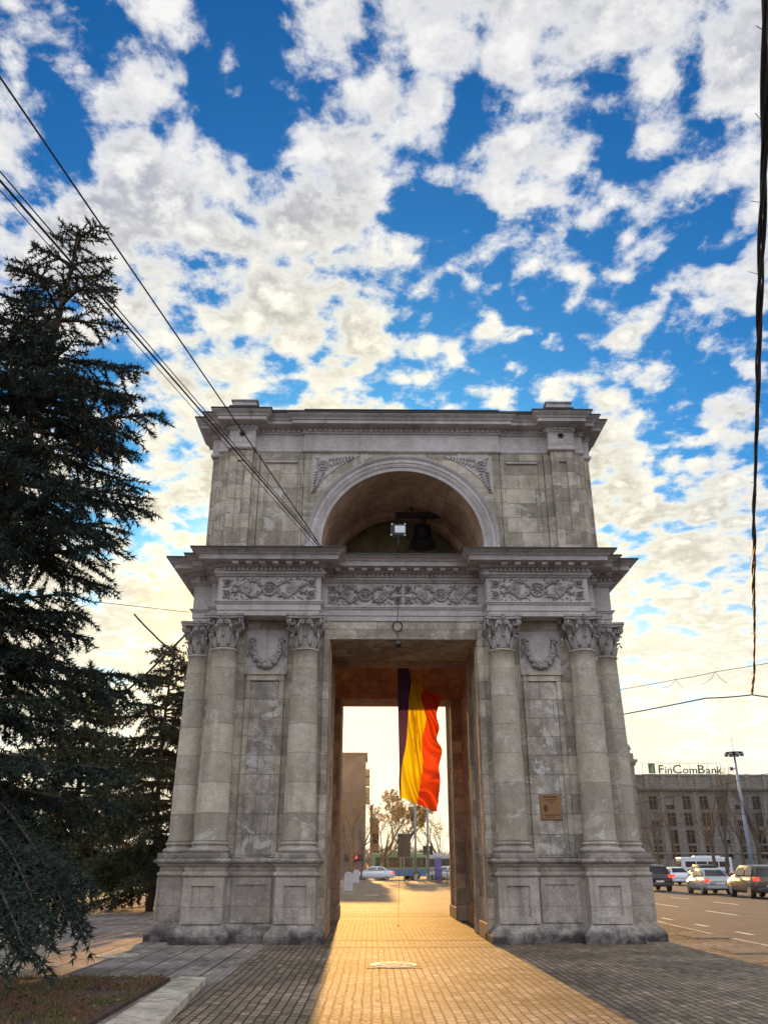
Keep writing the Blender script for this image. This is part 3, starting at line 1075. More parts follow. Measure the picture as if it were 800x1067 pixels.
# carved rinceaux on the friezes
def rinceau(wd, ht, units):
    """relief in the plane x (along), z (up), y = -depth; centred on the origin."""
    m_ = MB()
    rr = random.Random(5)

    def stroke(pts, r, n=5):
        m_.tube([(x, -.008 - (.012 if True else 0), z) for x, z in pts], r, n)

    def leafb(x, z, a, L, w_):
        m_.join(MB().add([(0, 0, 0), (L * .5, 0, w_), (L, 0, 0), (L * .5, 0, -w_), (L * .5, -.048, 0)], [(0, 1, 4), (1, 2, 4), (2, 3, 4), (3, 0, 4)]),
                Matrix.Translation((x, -.004, z)) @ Matrix.Rotation(-a, 4, 'Y'))

    def rosette(x, z, r):
        q = [(x + r * math.cos(t), z + r * math.sin(t)) for t in np.linspace(0, 2 * PI, 19)]
        stroke(q, r * .16)
        for k in range(8):
            a = k * PI / 4
            leafb(x + r * .2 * math.cos(a), z + r * .2 * math.sin(a), a, r * .62, r * .2)
        m_.join(MB().lathe([(.001, -.045), (r * .28, -.02), (r * .3, 0)], 8), Matrix.Translation((x, 0, z)) @ Matrix.Rotation(PI / 2, 4, 'X') @ Matrix.Scale(-1, 4, (0, 0, 1)))
    for (cx_, wu) in units:
        hu = wu / 2
        rosette(cx_, 0, ht * .30)
        for e in (-1, 1):
            x0 = cx_ + e * ht * .34
            span = hu - ht * .34 - ht * .05
            # a pair of end rosettes and two counter-turning scrolls
            for v in (-1, 1):
                rosette(cx_ + e * (hu - ht * .25), v * ht * .25, ht * .15)
                pts = []
                for t in np.linspace(0, 1, 26):
                    x = x0 + e * span * t * .72
                    z = v * ht * (.10 + .26 * math.sin(t * PI * 1.55))
                    pts.append((x, z))
                stroke(pts, .025)
                for k, (x, z) in enumerate(pts[1::2]):
                    a = rr.uniform(-.5, .5) + (PI / 2 if k % 2 else -PI / 2) * v + (0 if e > 0 else PI)
                    leafb(x, z, a, ht * rr.uniform(.13, .2), ht * .05)
                    leafb(x, z, a + rr.uniform(1.2, 2.2), ht * rr.uniform(.10, .17), ht * .045)
                sx, sz = x0 + e * span * .38, v * ht * .02
                sp_ = []
                for t in np.linspace(0, 1, 26):
                    q = v * (t * 4.2 * PI)
                    r = ht * .25 * (1 - t * .8)
                    sp_.append((sx + e * r * math.cos(q), sz * .5 + r * math.sin(q) * .9))
                stroke(sp_, .022)
                leafb(cx_ + e * (hu - ht * .02), v * ht * .40, PI if e > 0 else 0, ht * .2, ht * .06)
                leafb(cx_ + e * (hu - ht * .02), v * ht * .08, PI if e > 0 else 0, ht * .2, ht * .06)
            for k in range(14):
                t = (k + .5) / 14
                for v in (-1, 1):
                    leafb(x0 + e * span * t, v * ht * rr.uniform(.36, .44), rr.uniform(0, 6.28), ht * .12, ht * .045)
    return m_


fz = (ZE0 + .372 + ZE1 - .56) / 2
fh = (ZE1 - .56) - (ZE0 + .372)
r1 = rinceau(2.40, fh * .92, [(0, 2.40)]).mesh('frieze_relief', M['carved'], False)
r2 = rinceau(4.0, fh * .86, [(-.975, 1.96), (.975, 1.96)]).mesh('frieze_relief', M['carved'], False)
for s in (-1, 1):
    link('frieze_relief', r1, ARCH, (s * 3.365, -ENT + .008, fz))
link('frieze_relief', r2, ARCH, (0, -4.93 + .008, fz))

# ---- attic storey
AW = 4.98
RI, RO, AZ = 2.13, 2.54, 9.27
MB().sweep(octo([(2.68, AW - .3), (2.68, AW + .34), (4.78, AW + .34), (4.78, AW + .02), (AW + .02, AW + .02)]), [(0, ZE1 + .03), (0, ZE1 + .27), (-.06, ZE1 + .275), (-.3, ZE1 + .29)]).build('attic_plinth', M['cornice'], ARCH, bevel=.01)
at = MB()
for s in (-1, 1):
    a, b = sorted((s * 2.645, s * AW))
    at.box(a, b, -AW, AW, ZE1 + .05, 12.9)
at.box(-2.644, 2.644, 1.0, AW, ZE1 + .05, 12.9)
at.box(-2.644, 2.644, -AW, 1.0, 11.75, 12.9)
atw = at.build('attic_wall', M['attic'], ARCH)
# arched front of the bell chamber
fw = MB()
N = 48
arc, outb = [], []
half = 2.66
z_lo, z_hi = ZE1 + .05, 11.97
ac_ = math.atan2(z_hi - AZ, half)
for a in sorted([PI * i / N for i in range(N + 1)] + [ac_, PI - ac_]):
    c_, s_ = math.cos(a), math.sin(a)
    arc.append((RI * c_, AZ + RI * s_))
    k = min(half / max(abs(c_), 1e-6), (z_hi - AZ) / max(s_, 1e-6))
    outb.append((k * c_, AZ + k * s_))
arc = [(RI, z_lo)] + arc + [(-RI, z_lo)]
outb = [(half, z_lo)] + outb + [(-half, z_lo)]
# make sure the corners of the rectangle are hit
n_ = len(arc)
y_f = -AW - .05
vs = [(x, y_f, z) for x, z in arc] + [(x, y_f, z) for x, z in outb]
fs = [(i, i + 1, n_ + i + 1, n_ + i) for i in range(n_ - 1)]
fw.add(vs, fs)
fw.box(-half, half, y_f, y_f + .3, z_hi - .001, 12.9)
for sx in (-1, 1):
    fw.add([(sx * half, y_f, z_lo), (sx * half, -AW + .05, z_lo), (sx * half, -AW + .05, 12.9), (sx * half, y_f, 12.9)], [(0, 1, 2, 3)])
fw.build('arched_wall', M['attic'], ARCH)


def ringwall(r_in, y0, y1, zc, seg=40, z_lo=ZE1 + .05):
    """barrel soffit from y0 to y1."""
    mb = MB()
    pr = [(r_in, z_lo)] + [(r_in * math.cos(PI * i / seg), zc + r_in * math.sin(PI * i / seg)) for i in range(seg + 1)] + [(-r_in, z_lo)]
    vs = [(x, y0, z) for x, z in pr] + [(x, y1, z) for x, z in pr]
    k = len(pr)
    mb.add(vs, [(i, i + 1, k + i + 1, k + i) for i in range(k - 1)], True)
    return mb


bar = ringwall(RI, y_f, -2.35, AZ)
bar.join(ringwall(RI - .16, -2.35, -1.95, AZ))
k = 40
pa = [(RI * math.cos(PI * i / k), AZ + RI * math.sin(PI * i / k)) for i in range(k + 1)]
pb = [((RI - .16) * math.cos(PI * i / k), AZ + (RI - .16) * math.sin(PI * i / k)) for i in range(k + 1)]
bar.add([(x, -2.35, z) for x, z in pa] + [(x, -2.35, z) for x, z in pb], [(i, i + 1, k + 2 + i, k + 1 + i) for i in range(k)])
bar.build('chamber_vault', M['passage'], ARCH, recalc=False)
# chamber behind: side walls, sloping roof lining, boarded back wall
ch = MB()
ch.box(-2.64, 2.64, -1.0, -.9, ZE1 + .05, 11.74)
for x in (-1.3, -.35, .62, 1.5):
    ch.box(x - .02, x + .02, -1.03, -1.0, ZE1 + .05, 11.7)
ch.box(.55, 1.6, -1.06, -1.0, 9.86, 9.93)
ch.build('boarded_wall', M['olive'], ARCH)
MB().box(-2.64, 2.64, -4.9, .9, ZE1 + .065, ZE1 + .12).build('chamber_floor', M['cornice'], ARCH)
# archivolt mouldings, swept round the arch
av = MB()
prof = [(RI - .004, .0), (RI - .004, .045), (RI + .10, .05), (RI + .105, .075), (RI + .21, .08), (RI + .22, .105), (RI + .30, .11), (RI + .33, .085), (RI + .335, .12), (RO - .02, .135), (RO, .11), (RO, 0)]
seg = 56
vs = []
for i in range(seg + 1):
    a = PI * i / seg
    for r, dpt in prof:
        vs.append((r * math.cos(a), y_f - dpt, AZ + r * math.sin(a)))
kk = len(prof)
av.add(vs, [(i * kk + j, i * kk + j + 1, (i + 1) * kk + j + 1, (i + 1) * kk + j) for i in range(seg) for j in range(kk - 1)])
for sx in (-1, 1):
    for (ra, rb, dp) in ((RI - .004, RI + .10, .05), (RI + .10, RI + .21, .08), (RI + .21, RI + .33, .11), (RI + .33, RO, .135)):
        x0, x1 = sorted((sx * ra, sx * rb))
        av.box(x0, x1, y_f - dp, y_f + .05, ZE1 + .06, AZ + .001)
# bead rows
for (r, dp, cnt) in ((RI + .40, .135, 150), (RI + .155, .08, 120)):
    for i in range(cnt):
        a = PI * (i + .5) / cnt
        m4 = Matrix.Translation((r * math.cos(a), y_f - dp, AZ + r * math.sin(a))) @ Matrix.Rotation(-a, 4, 'Y')
        av.join(MB().box(-.016 if dp < .1 else -.03, .016 if dp < .1 else .03, -.018, .01, -.014, .014), m4)
avo = av.build('archivolt', M['plaster'], ARCH, recalc=False)
# spandrel panels with carved sprays
for s in (-1, 1):
    tri = MB()
    poly = [(2.46, 11.86), (1.15, 11.86)]
    for i in range(9):
        a = math.atan2(11.86 - AZ, 1.15) + (math.atan2(10.72 - AZ, 2.46) - math.atan2(11.86 - AZ, 1.15)) * i / 8
        r0 = math.hypot(1.15, 11.86 - AZ)
        r1_ = math.hypot(2.46, 10.72 - AZ)
        r = r0 + (r1_ - r0) * i / 8
        if 0 < i < 8:
            poly.append((r * math.cos(a), AZ + r * math.sin(a)))
    poly.append((2.46, 10.72))
    poly = [(s * x, z) for x, z in poly]
    n_ = len(poly)
    vs = [(x, y_f - .025, z) for x, z in poly] + [(x, y_f + .02, z) for x, z in poly]
    tri.add(vs, [tuple(range(n_)), tuple(range(2 * n_ - 1, n_ - 1, -1))] + [(i, (i + 1) % n_, n_ + (i + 1) % n_, n_ + i) for i in range(n_)])
    to = tri.build('spandrel_panel', M['plaster'], ARCH)
    orn = MB()
    rr = random.Random(9)

    def lf(x, z, a, L, w_):
        orn.join(MB().add([(0, 0, 0), (L * .5, 0, w_), (L, 0, 0), (L * .5, 0, -w_), (L * .45, -.05, 0)], [(0, 1, 4), (1, 2, 4), (2, 3, 4), (3, 0, 4)]),
                 Matrix.Translation((s * x, y_f - .026, z)) @ Matrix.Rotation(-(a if s > 0 else PI - a), 4, 'Y'))
    rc = (2.15, 11.55)
    orn.tube([(s * (rc[0] + .14 * math.cos(t)), y_f - .04, rc[1] + .14 * math.sin(t)) for t in np.linspace(0, 2 * PI, 21)], .026, 6)
    orn.tube([(s * (rc[0] + .065 * math.cos(t)), y_f - .05, rc[1] + .065 * math.sin(t)) for t in np.linspace(0, 2 * PI, 15)], .022, 5)
    for k in range(3):
        lf(2.40 - .05 * k, 11.82 - .04 * k, -2.2 - .5 + .4 * k, .22, .06)
    for k in range(8):
        t = k / 7
        x, z = rc[0] - .16 - .62 * t, rc[1] + .08 + .17 * t
        for v in (-1, 1):
            lf(x, z, PI + v * (1.1 - .4 * t) - .25, .20 * (1 - .65 * t), .05 * (1 - .5 * t))
        x, z = rc[0] + .06 + .15 * t, rc[1] - .16 - .58 * t
        for v in (-1, 1):
            lf(x, z, -PI / 2 + v * (1.1 - .4 * t) + .2, .20 * (1 - .65 * t), .05 * (1 - .5 * t))
    orn.build('spandrel_ornament', M['carved'], to, recalc=False)


# corner pilasters with sunk panels, wall panels beside them
def frame(mb, u0, u1, z0, z1, yb, d_, bl, br, bt, bb):
    mb.box(u0, u0 + bl, yb - d_, yb + .02, z0, z1)
    mb.box(u1 - br, u1, yb - d_, yb + .02, z0, z1)
    mb.box(u0 + bl, u1 - br, yb - d_, yb + .02, z1 - bt, z1)
    mb.box(u0 + bl, u1 - br, yb - d_, yb + .02, z0, z0 + bb)


for q in range(4):
    rot = Matrix.Rotation(q * PI / 2, 4, 'Z')
    if q == 2:
        continue
    for s in (-1, 1):
        one = MB()
        c = s * 4.36
        one.box(c - .31, c + .31, -AW - .20, -AW + .02, ZE1 + .3, 11.95)
        frame(one, c - .31, c + .31, ZE1 + .3, 11.95, -AW - .198, .045, .21, .21, .32, .45)
        one.box(c - .48, c - .312, -AW - .08, -AW + .02, ZE1 + .3, 11.95)
        one.box(c + .312, c + .48, -AW - .08, -AW + .02, ZE1 + .3, 11.95)
        one.xform(rot).build('attic_pilaster', M['attic'], ARCH, bevel=.006)
        cap_ = MB()
        cap_.box(c - .33, c + .33, -AW - .28, -AW + .02, 12.14, 12.60)
        # rosette in a small sunk square
        cap_.box(c - .10, c + .10, -AW - .285, -AW - .26, 12.31, 12.51)
        cap_.xform(rot).build('pilaster_cap', M['cornice'], ARCH, bevel=.006)
for s in (-1, 1):
    c = s * 4.36
    rs = MB()
    for k in range(6):
        a = k * PI / 3
        rs.join(MB().lathe([(.002, -.05), (.034, 0), (.002, .05)], 6), Matrix.Translation((c + .048 * math.cos(a), -AW - .295, 12.41 + .048 * math.sin(a))) @ Matrix.Rotation(PI / 2 - a, 4, 'Y'))
    rs.build('rosette', M['bronze'], ARCH)
for s in (-1, 1):
    u0, u1 = sorted((s * 2.68, s * 3.86))
    wp = MB()
    frame(wp, u0, u1, ZE1 + .3, 11.95, -AW, .035, .14, .14, .24, .3)
    wpo = wp.build('attic_panel', M['attic'], ARCH, bevel=.006)
    u0, u1 = sorted((s * 2.84, s * 3.70))
    MB().box(u0, u1, -AW - .05, -AW + .02, 11.66, 11.70).build('panel_ledge', M['cornice'], wpo)

AH = [(2.68, AW + .06), (2.68, AW), (4.02, AW), (4.02, AW + .26), (4.70, AW + .26), (4.70, AW), (AW, AW)]
AP = octo(AH)
MB().sweep(AP, [(-.1, 11.95), (.02, 11.955), (.05, 11.99), (.05, 12.03), (.012, 12.06), (.012, 12.52), (-.1, 12.52)]).build('attic_frieze', M['plaster'], ARCH)
aco = [(-.1, 12.521), (.05, 12.522), (.06, 12.56), (.06, 12.66), (.12, 12.665), (.13, 12.70), (.32, 12.705), (.32, 12.80), (.35, 12.81), (.37, 12.85), (.43, 12.90), (.46, 12.93), (.46, 12.96)]
MB().sweep(AP, aco).build('attic_cornice', M['cornice'], ARCH)
MB().sweep(AP, [(.45, 12.961), (.49, 12.961), (.49, 12.99), (-.2, 13.03)], captop=True).build('attic_flashing', M['flash'], ARCH)
dentils(AP, .06, 12.57, 12.65, .07, .14, .05).build('attic_dentils', M['cornice'], ARCH)
bl_h = [(2.66, AW + .22), (2.66, AW + .16), (3.98, AW + .16), (3.98, AW + .40), (4.72, AW + .40), (4.72, AW + .16), (AW + .16, AW + .16)]
MB().sweep(octo(bl_h), [(-.2, 13.0), (0, 13.0), (0, 13.19), (-.3, 13.2)], captop=True).build('blocking_course', M['cornice'], ARCH)
MB().sweep(octo(bl_h), [(-.1, 13.191), (.04, 13.191), (.04, 13.22), (-.3, 13.24)], captop=True).build('roof_flashing', M['flash'], ARCH)
for q in range(4):
    for s in (-1, 1):
        tb = MB()
        tb.join(MB().box(s * 4.35 - .33, s * 4.35 + .33, -AW - .38, -AW + .4, 13.2, 13.38), Matrix.Rotation(q * PI / 2, 4, 'Z'))
        tb.join(MB().box(s * 4.35 - .37, s * 4.35 + .37, -AW - .42, -AW + .45, 13.38, 13.42), Matrix.Rotation(q * PI / 2, 4, 'Z'))
        tb.build('corner_block', M['cornice'], ARCH, bevel=.006)
# ------------------------------------------------------------------ trees


def tufts(P, D, S, k, wd, spread):
    """needle tufts: k thin blades at every point P pointing roughly along D with length S."""
    n = len(P)
    P = np.repeat(P, k, 0)
    D = np.repeat(D, k, 0)
    S = np.repeat(S, k, 0)
    dr = D + rng.normal(0, spread, (n * k, 3))
    dr /= np.linalg.norm(dr, axis=1)[:, None] + 1e-9
    sd = np.cross(dr, rng.normal(0, 1, (n * k, 3)))
    sd /= np.linalg.norm(sd, axis=1)[:, None] + 1e-9
    ln = (S * rng.uniform(.6, 1.25, n * k))[:, None]
    V = np.zeros((n * k, 3, 3))
    V[:, 0] = P - sd * wd
    V[:, 1] = P + sd * wd
    V[:, 2] = P + dr * ln
    return V.reshape(-1, 3)


def spruce(name, label, cat, loc, H, prof, seed, m_needle, whorl=.42, per=6, twig=.17, tuft=.075, k=9, size=.13, wd=.013, z0=1.4, extra=(), gaps=.12, group=None,
           skew=(0, 0), tr=.24, spread=.62, droop0=.16, droop1=.25):
    rr = random.Random(seed)
    root = thing(name, label, cat, loc, 0, group)
    wood = MB()
    trunk = [(0, 0, -.1)]
    for i in range(1, 13):
        t = i / 12
        trunk.append((.10 * math.sin(t * 5 + seed) + skew[0] * t, .10 * math.cos(t * 4) - .10 + skew[1] * t, H * t))
    wood.tube(trunk, [tr * (1 - i / 12.6) + .012 for i in range(13)], 9)
    TP, TD, TS = [], [], []

    def prof_at(z):
        for (za, ra), (zb, rb) in zip(prof, prof[1:]):
            if za <= z <= zb:
                return ra + (rb - ra) * (z - za) / (zb - za)
        return prof[-1][1]

    def branch(p0, az, L, lift, droop, rad, dens=1.0, straight=False):
        n = max(5, int(L / .22))
        pts = []
        side = 0.0 if straight else rr.uniform(-.35, .35)
        for i in range(n + 1):
            t = i / n
            a = az + side * t
            r = L * t
            zz = lift * L * t - droop * L * t * t + .16 * L * max(0, t - .6)
            pts.append(Vector((p0[0] + r * math.cos(a), p0[1] + r * math.sin(a), p0[2] + zz)))
        wood.tube(pts, [rad * (1 - .88 * i / n) + .004 for i in range(n + 1)], 5, False)
        seg = L / n
        q = max(.22, L * .16)
        while q < L:
            i = min(n - 1, int(q / seg))
            f = q / seg - i
            b = pts[i].lerp(pts[i + 1], f)
            t = (pts[i + 1] - pts[i]).normalized()
            lat = t.cross(Vector((0, 0, 1))).normalized()
            rem = 1 - q / L
            for sgn in (-1, 1):
                if rr.random() > dens:
                    continue
                tl = (.20 + .62 * min(1, rem * 1.9 + .18)) * rr.uniform(.55, 1.15) * min(1.0, .45 + L * .28)
                dv = (t * rr.uniform(.5, .9) + lat * sgn * rr.uniform(.5, 1.0) + Vector((0, 0, rr.uniform(-.55, .12)))).normalized()
                m = max(2, int(tl / tuft))
                prev = b
                for j in range(m):
                    u = (j + 1) / m
                    pt = b + dv * tl * u + Vector((0, 0, -.22 * tl * u * u + (.10 * tl * max(0, u - .7))))
                    TP.append(pt)
                    dd = (pt - prev).normalized()
                    TD.append(dd)
                    TS.append(size * rr.uniform(.8, 1.2))
                    prev = pt
                wood.tube([b, b + dv * tl * .5 + Vector((0, 0, -.05 * tl)), prev], [.008, .006, .003], 3, False)
            TP.append(b)
            TD.append(t)
            TS.append(size)
            q += twig * rr.uniform(.7, 1.3)
        TP.append(pts[-1])
        TD.append((pts[-1] - pts[-2]).normalized())
        TS.append(size * 1.3)
    z = z0
    while z < H - .15:
        t = z / H
        i = min(11, int(t * 12))
        c = Vector(trunk[i]).lerp(Vector(trunk[i + 1]), t * 12 - i)
        nb = per if z < H * .8 else per - 1
        off = rr.uniform(0, 6)
        for b in range(nb):
            if rr.random() < gaps:
                continue
            L = prof_at(z) * rr.uniform(.62, 1.12)
            branch((c.x, c.y, z + rr.uniform(-.15, .15)), off + b * 2 * PI / nb + rr.uniform(-.3, .3), L,
                   .10 + .55 * max(0, t - .55), droop0 + droop1 * (1 - t), .018 + .016 * L)
        z += whorl * rr.uniform(.8, 1.2)
    for i in range(8):
        TP.append(Vector(trunk[-1]) + Vector((0, 0, -.06 * i)))
        TD.append(Vector((0, 0, 1)))
        TS.append(size * 1.4)
    for (p0, p1, dr, rd) in extra:
        p0, p1 = Vector(p0) - Vector(loc), Vector(p1) - Vector(loc)
        dv = p1 - p0
        L = math.hypot(dv.x, dv.y)
        branch(p0, math.atan2(dv.y, dv.x), L, dv.z / L + dr, dr + .06, rd, 1.0, True)
    V = tufts(np.array([tuple(p) for p in TP]), np.array([tuple(p) for p in TD]), np.array(TS), k, wd, spread)
    wood.build('trunk', M['bark'], root, recalc=False)
    link('crown', tri_mesh(V, 'crown', m_needle), root)
    print(name, 'tufts', len(TP))
    return root


M['needle'] = leafy('spruce_needle', ((0.020, 0.032, 0.026), (0.030, 0.046, 0.030), (0.050, 0.066, 0.050)), 0.7)
M['needle_far'] = leafy('conifer_needle', ((0.026, 0.038, 0.020), (0.040, 0.054, 0.024), (0.060, 0.070, 0.034)), 0.7)
TX, TY = -6.35, 13.0
spruce('spruce_tree', 'tall dark spruce with drooping shaggy branches beside the plaza', 'spruce', (TX, TY, 0), 12.95,
       [(0, 2.2), (2.5, 2.45), (4.0, 2.55), (6.0, 2.3), (8.6, 2.1), (10.0, 1.55), (11.2, 1.0), (12.0, .7), (12.6, .48), (13.1, .25)], 3, M['needle'], whorl=.36, per=6, twig=.135, tuft=.06, k=9, size=.105, wd=.0135, spread=.9, z0=2.7, skew=(.45, 0), gaps=.24, droop0=.10, droop1=.14,
       extra=[((-6.2, 12.9, 2.9), tuple(onY(78, 968, 11.6)), .55, .05), ((-6.2, 12.9, 3.1), tuple(onY(60, 945, 11.9)), .6, .045), ((-6.2, 12.9, 2.3), tuple(onY(95, 930, 12.3)), .5, .045),
              ((-6.3, 12.8, 2.0), tuple(onY(28, 1000, 9.2)), .35, .04), ((-6.3, 12.8, 1.6), tuple(onY(12, 985, 9.6)), .3, .04), ((-6.3, 12.8, 2.4), tuple(onY(40, 955, 10.5)), .5, .04),
              ((-6.2, 12.9, 2.6), tuple(onY(70, 955, 11.2)), .6, .04), ((-6.2, 12.9, 2.4), tuple(onY(85, 975, 11.9)), .6, .04)])
cx_ = onY(160, 900, 33)
spruce('conifer_tree', 'smaller sunlit green conifer between the tall spruce and the arch', 'conifer', (cx_.x, 33, 0), 9.6,
       [(0, 2.0), (1.5, 2.9), (4, 2.8), (6.5, 2.2), (8.6, 1.2), (9.7, .3)], 8, M['needle_far'], whorl=.40, per=7, twig=.22, tuft=.12, k=10, size=.2, wd=.022, z0=.7, tr=.13, spread=.85, gaps=.3)
cx_ = onY(70, 900, 40)
spruce('conifer_tree', 'dense conifer standing behind the tall spruce at the lawn edge', 'conifer', (cx_.x, 40, 0), 10.5,
       [(0, 2.2), (1.5, 3.2), (4, 3.0), (7.5, 2.0), (9.5, .8), (10.6, .2)], 12, M['needle_far'], whorl=.45, per=7, twig=.25, tuft=.14, k=9, size=.25, wd=.03, z0=1.2, tr=.18, spread=.85)


def bare_tree(seed, H, r0, spread=.55, up=.5, levels=6, first=.28, leaves=0, leaf_size=.1):
    rr = random.Random(seed)
    mb = MB()
    LP = []

    def grow(p, dv, L, r, lev):
        n = 3 if lev < 4 else 2
        pts = [p]
        dd = dv.copy()
        for i in range(n):
            dd = (dd + Vector((rr.gauss(0, .12), rr.gauss(0, .12), rr.gauss(0, .08) + up * .08))).normalized()
            pts.append(pts[-1] + dd * (L / n))
        r1 = r * (.68 if lev < levels - 1 else .4)
        mb.tube(pts, [r + (r1 - r) * i / n for i in range(n + 1)], 7 if lev == 0 else (5 if lev < 3 else 3), False)
        if lev >= levels - 1:
            LP.extend(pts[1:])
        if lev >= levels:
            return
        kids = 3 if lev < 3 else 2
        if lev == 0:
            kids = 4
        for c in range(kids):
            f = rr.uniform(.55, 1.0) if c else 1.0
            i = min(n - 1, int(f * n - 1e-6))
            b = pts[i].lerp(pts[i + 1], f * n - i)
            ax = Vector((rr.gauss(0, 1), rr.gauss(0, 1), rr.gauss(0, .3)))
            ax = (ax - dd * ax.dot(dd)).normalized()
            sp_ = spread * rr.uniform(.5, 1.2) * (.55 if c == 0 else 1)
            nd = (dd * math.cos(sp_) + ax * math.sin(sp_) + Vector((0, 0, up * .25))).normalized()
            grow(b, nd, L * rr.uniform(.62, .84), r1 * (.85 if c == 0 else rr.uniform(.5, .75)), lev + 1)
    grow(Vector((0, 0, -.1)), Vector((rr.gauss(0, .03), rr.gauss(0, .03), 1)), H * first, r0, 0)
    zmax = max(v[2] for v in mb.v)
    sc = H / zmax
    mb.v = [(x * sc, y * sc, z * sc) for x, y, z in mb.v]
    V = None
    if leaves:
        P = np.array([tuple(p * sc) for p in LP])
        P = P[rng.integers(0, len(P), leaves)] + rng.normal(0, .12, (leaves, 3))
        V = tufts(P, rng.normal(0, 1, (leaves, 3)), np.full(leaves, leaf_size), 1, leaf_size * .45, .5)
    return mb, V


def plant_bare(name, label, cat, mb, V, mbark, mleaf, loc, rz=0, group=None):
    r = thing(name, label, cat, loc, rz, group)
    mb.build('branches', mbark, r, recalc=False)
    if V is not None:
        link('dry_leaves', tri_mesh(V, 'dry_leaves', mleaf), r)
    return r


# right-hand avenue before the bank: slim upright bare trees
slim, _ = bare_tree(21, 13.5, .20, .38, 1.2, 6, .24)
slim2, _ = bare_tree(34, 12.0, .22, .5, .8, 6, .22)
G1 = 'bare trees along the street before the bank'
px_trees = [(757, 104, 'bare upright tree in front of the middle bank windows, tallest of the avenue', 0, 1.08), (742, 100, 'thin bare tree just before the sign letters on the bank', 1, .85),
            (795, 96, 'spreading bare tree beside the street lamp at the picture edge', 1, .95), (684, 110, 'bare tree standing before the first bank windows, next to the arch', 1, .8),
            (705, 118, 'small bare tree in front of the bank between two window columns', 0, .66), (667, 98, 'bare tree half hidden by the column pedestal of the arch', 0, .7),
            (776, 120, 'bare tree behind the street lamp post', 1, .9)]
protos = {}
for (px, Y, lab, kind, sc) in px_trees:
    pt = onY(px, 900, Y)
    if kind not in protos:
        protos[kind] = plant_bare('bare_tree', lab, 'tree', slim if kind == 0 else slim2, None, M['bark_far'], None, (pt.x, Y, RZ), 0, G1)
        o = protos[kind]
    else:
        o = dup(protos[kind], (pt.x, Y, RZ), px * .7, lab, G1)
    o.scale = (sc, sc, sc)
# trees seen through the passage
mb_, V_ = bare_tree(5, 10.2, .22, .62, .55, 6, .2, 5200, .20)
pt = onY(424, 900, 108)
plant_bare('plane_tree', 'broad tree keeping brown autumn leaves, framed by the passage', 'tree', mb_, V_, M['bark_warm'], M['dry_leaf'], (pt.x, 108, 0))
mb_, V_ = bare_tree(15, 8.0, .18, .6, .5, 6, .2, 900, .17)
pt = onY(398, 900, 100)
a_ = plant_bare('plane_tree', 'small leafless tree between the tall block and the leafy one', 'tree', mb_, V_, M['bark_warm'], M['dry_leaf'], (pt.x, 100, 0), 1)
pt = onY(366, 900, 96)
b_ = dup(a_, (pt.x, 96, 0), 2.2, 'brownish bare tree covering the lower wall of the tall block')
b_.scale = (1.05, 1.05, 1.12)
pt = onY(459, 900, 118)
b_ = dup(a_, (pt.x, 118, 0), 3.9, 'bare tree at the edge of the passage, past the traffic signal')
b_.scale = (.9, .9, .95)
mb_, V_ = bare_tree(61, 7.0, .16, .3, 1.4, 4, .45)
pt = onY(376.5, 900, 93)
plant_bare('bare_tree', 'thin dark leafless trunk standing before the tall block', 'tree', mb_, None, M['bark'], None, (pt.x, 93, 0))
# park trees at the left
G2 = 'bare trees of the park behind the spruce'
park, _ = bare_tree(77, 11, .17, .45, .9, 6, .36)
pr = None
labs = ['bare park tree seen close beside the arch pedestal', 'bare park tree with a pale trunk, second from the arch pedestal', 'bare park tree behind the parked cars, third from the pedestal',
        'bare park tree in the middle of the row behind the spruce', 'bare park tree below the hanging spruce skirt', 'bare park tree over the white parked car', 'bare park tree left of the drooping spruce branch',
        'bare park tree behind the far lawn, outermost of the row', 'slim bare park tree in the second row near the pedestal', 'slim bare park tree in the second row behind the hedge']
for i, (px, Y) in enumerate([(158, 72), (147, 66), (136, 78), (124, 64), (112, 72), (100, 80), (60, 70), (25, 66), (152, 95), (130, 100)]):
    pt = onY(px, 900, Y)
    if pr is None:
        pr = plant_bare('park_tree', labs[i], 'tree', park, None, M['bark_far'], None, (pt.x, Y, 0), 0, G2)
    else:
        o = dup(pr, (pt.x, Y, 0), i * 1.3, labs[i], G2)
        q = .8 + .05 * (i % 5)
        o.scale = (q, q, q)
# clipped hedge near the pedestal
hp = onY(146, 928, 62)
P = np.c_[rng.uniform(-3.4, 1.6, 2600), rng.uniform(-.7, .7, 2600), rng.uniform(.02, 1.0, 2600) ** .7 * 1.7]
V = tufts(P, rng.normal(0, 1, (2600, 3)) + np.array([0, 0, .4]), np.full(2600, .28), 3, .06, .6)
hd = thing('hedge', 'low dark evergreen hedge at the far edge of the park', 'hedge', (hp.x, 62, 0))
link('foliage', tri_mesh(V, 'hedge', M['needle_far']), hd)
# far belt of leafless trees closing the view beyond the cross street and the park
n_ = 15000
X_ = rng.uniform(-190, 42, n_)
hgt_ = np.array([4.2 + 2.6 * mnoise.noise(Vector((x * .11, 4, 0))) + 1.6 * mnoise.noise(Vector((x * .5, 9, 0))) for x in X_])
P = np.c_[X_, rng.uniform(176, 190, n_), np.clip(hgt_, 1.5, None) * rng.uniform(0, 1, n_) ** .8]
V = tufts(P, rng.normal(0, .5, (n_, 3)) + np.array([0, 0, .9]), np.full(n_, 1.5), 2, .075, .35)
tag(link('bare_woods', tri_mesh(V, 'bare_woods', leafy('winter_twigs', ((0.085, 0.06, 0.042), (0.12, 0.08, 0.05), (0.07, 0.065, 0.04))))), kind='stuff')
# ------------------------------------------------------------------ things on the arch
def L2W(x, y):
    return (XC + x, YC + y)


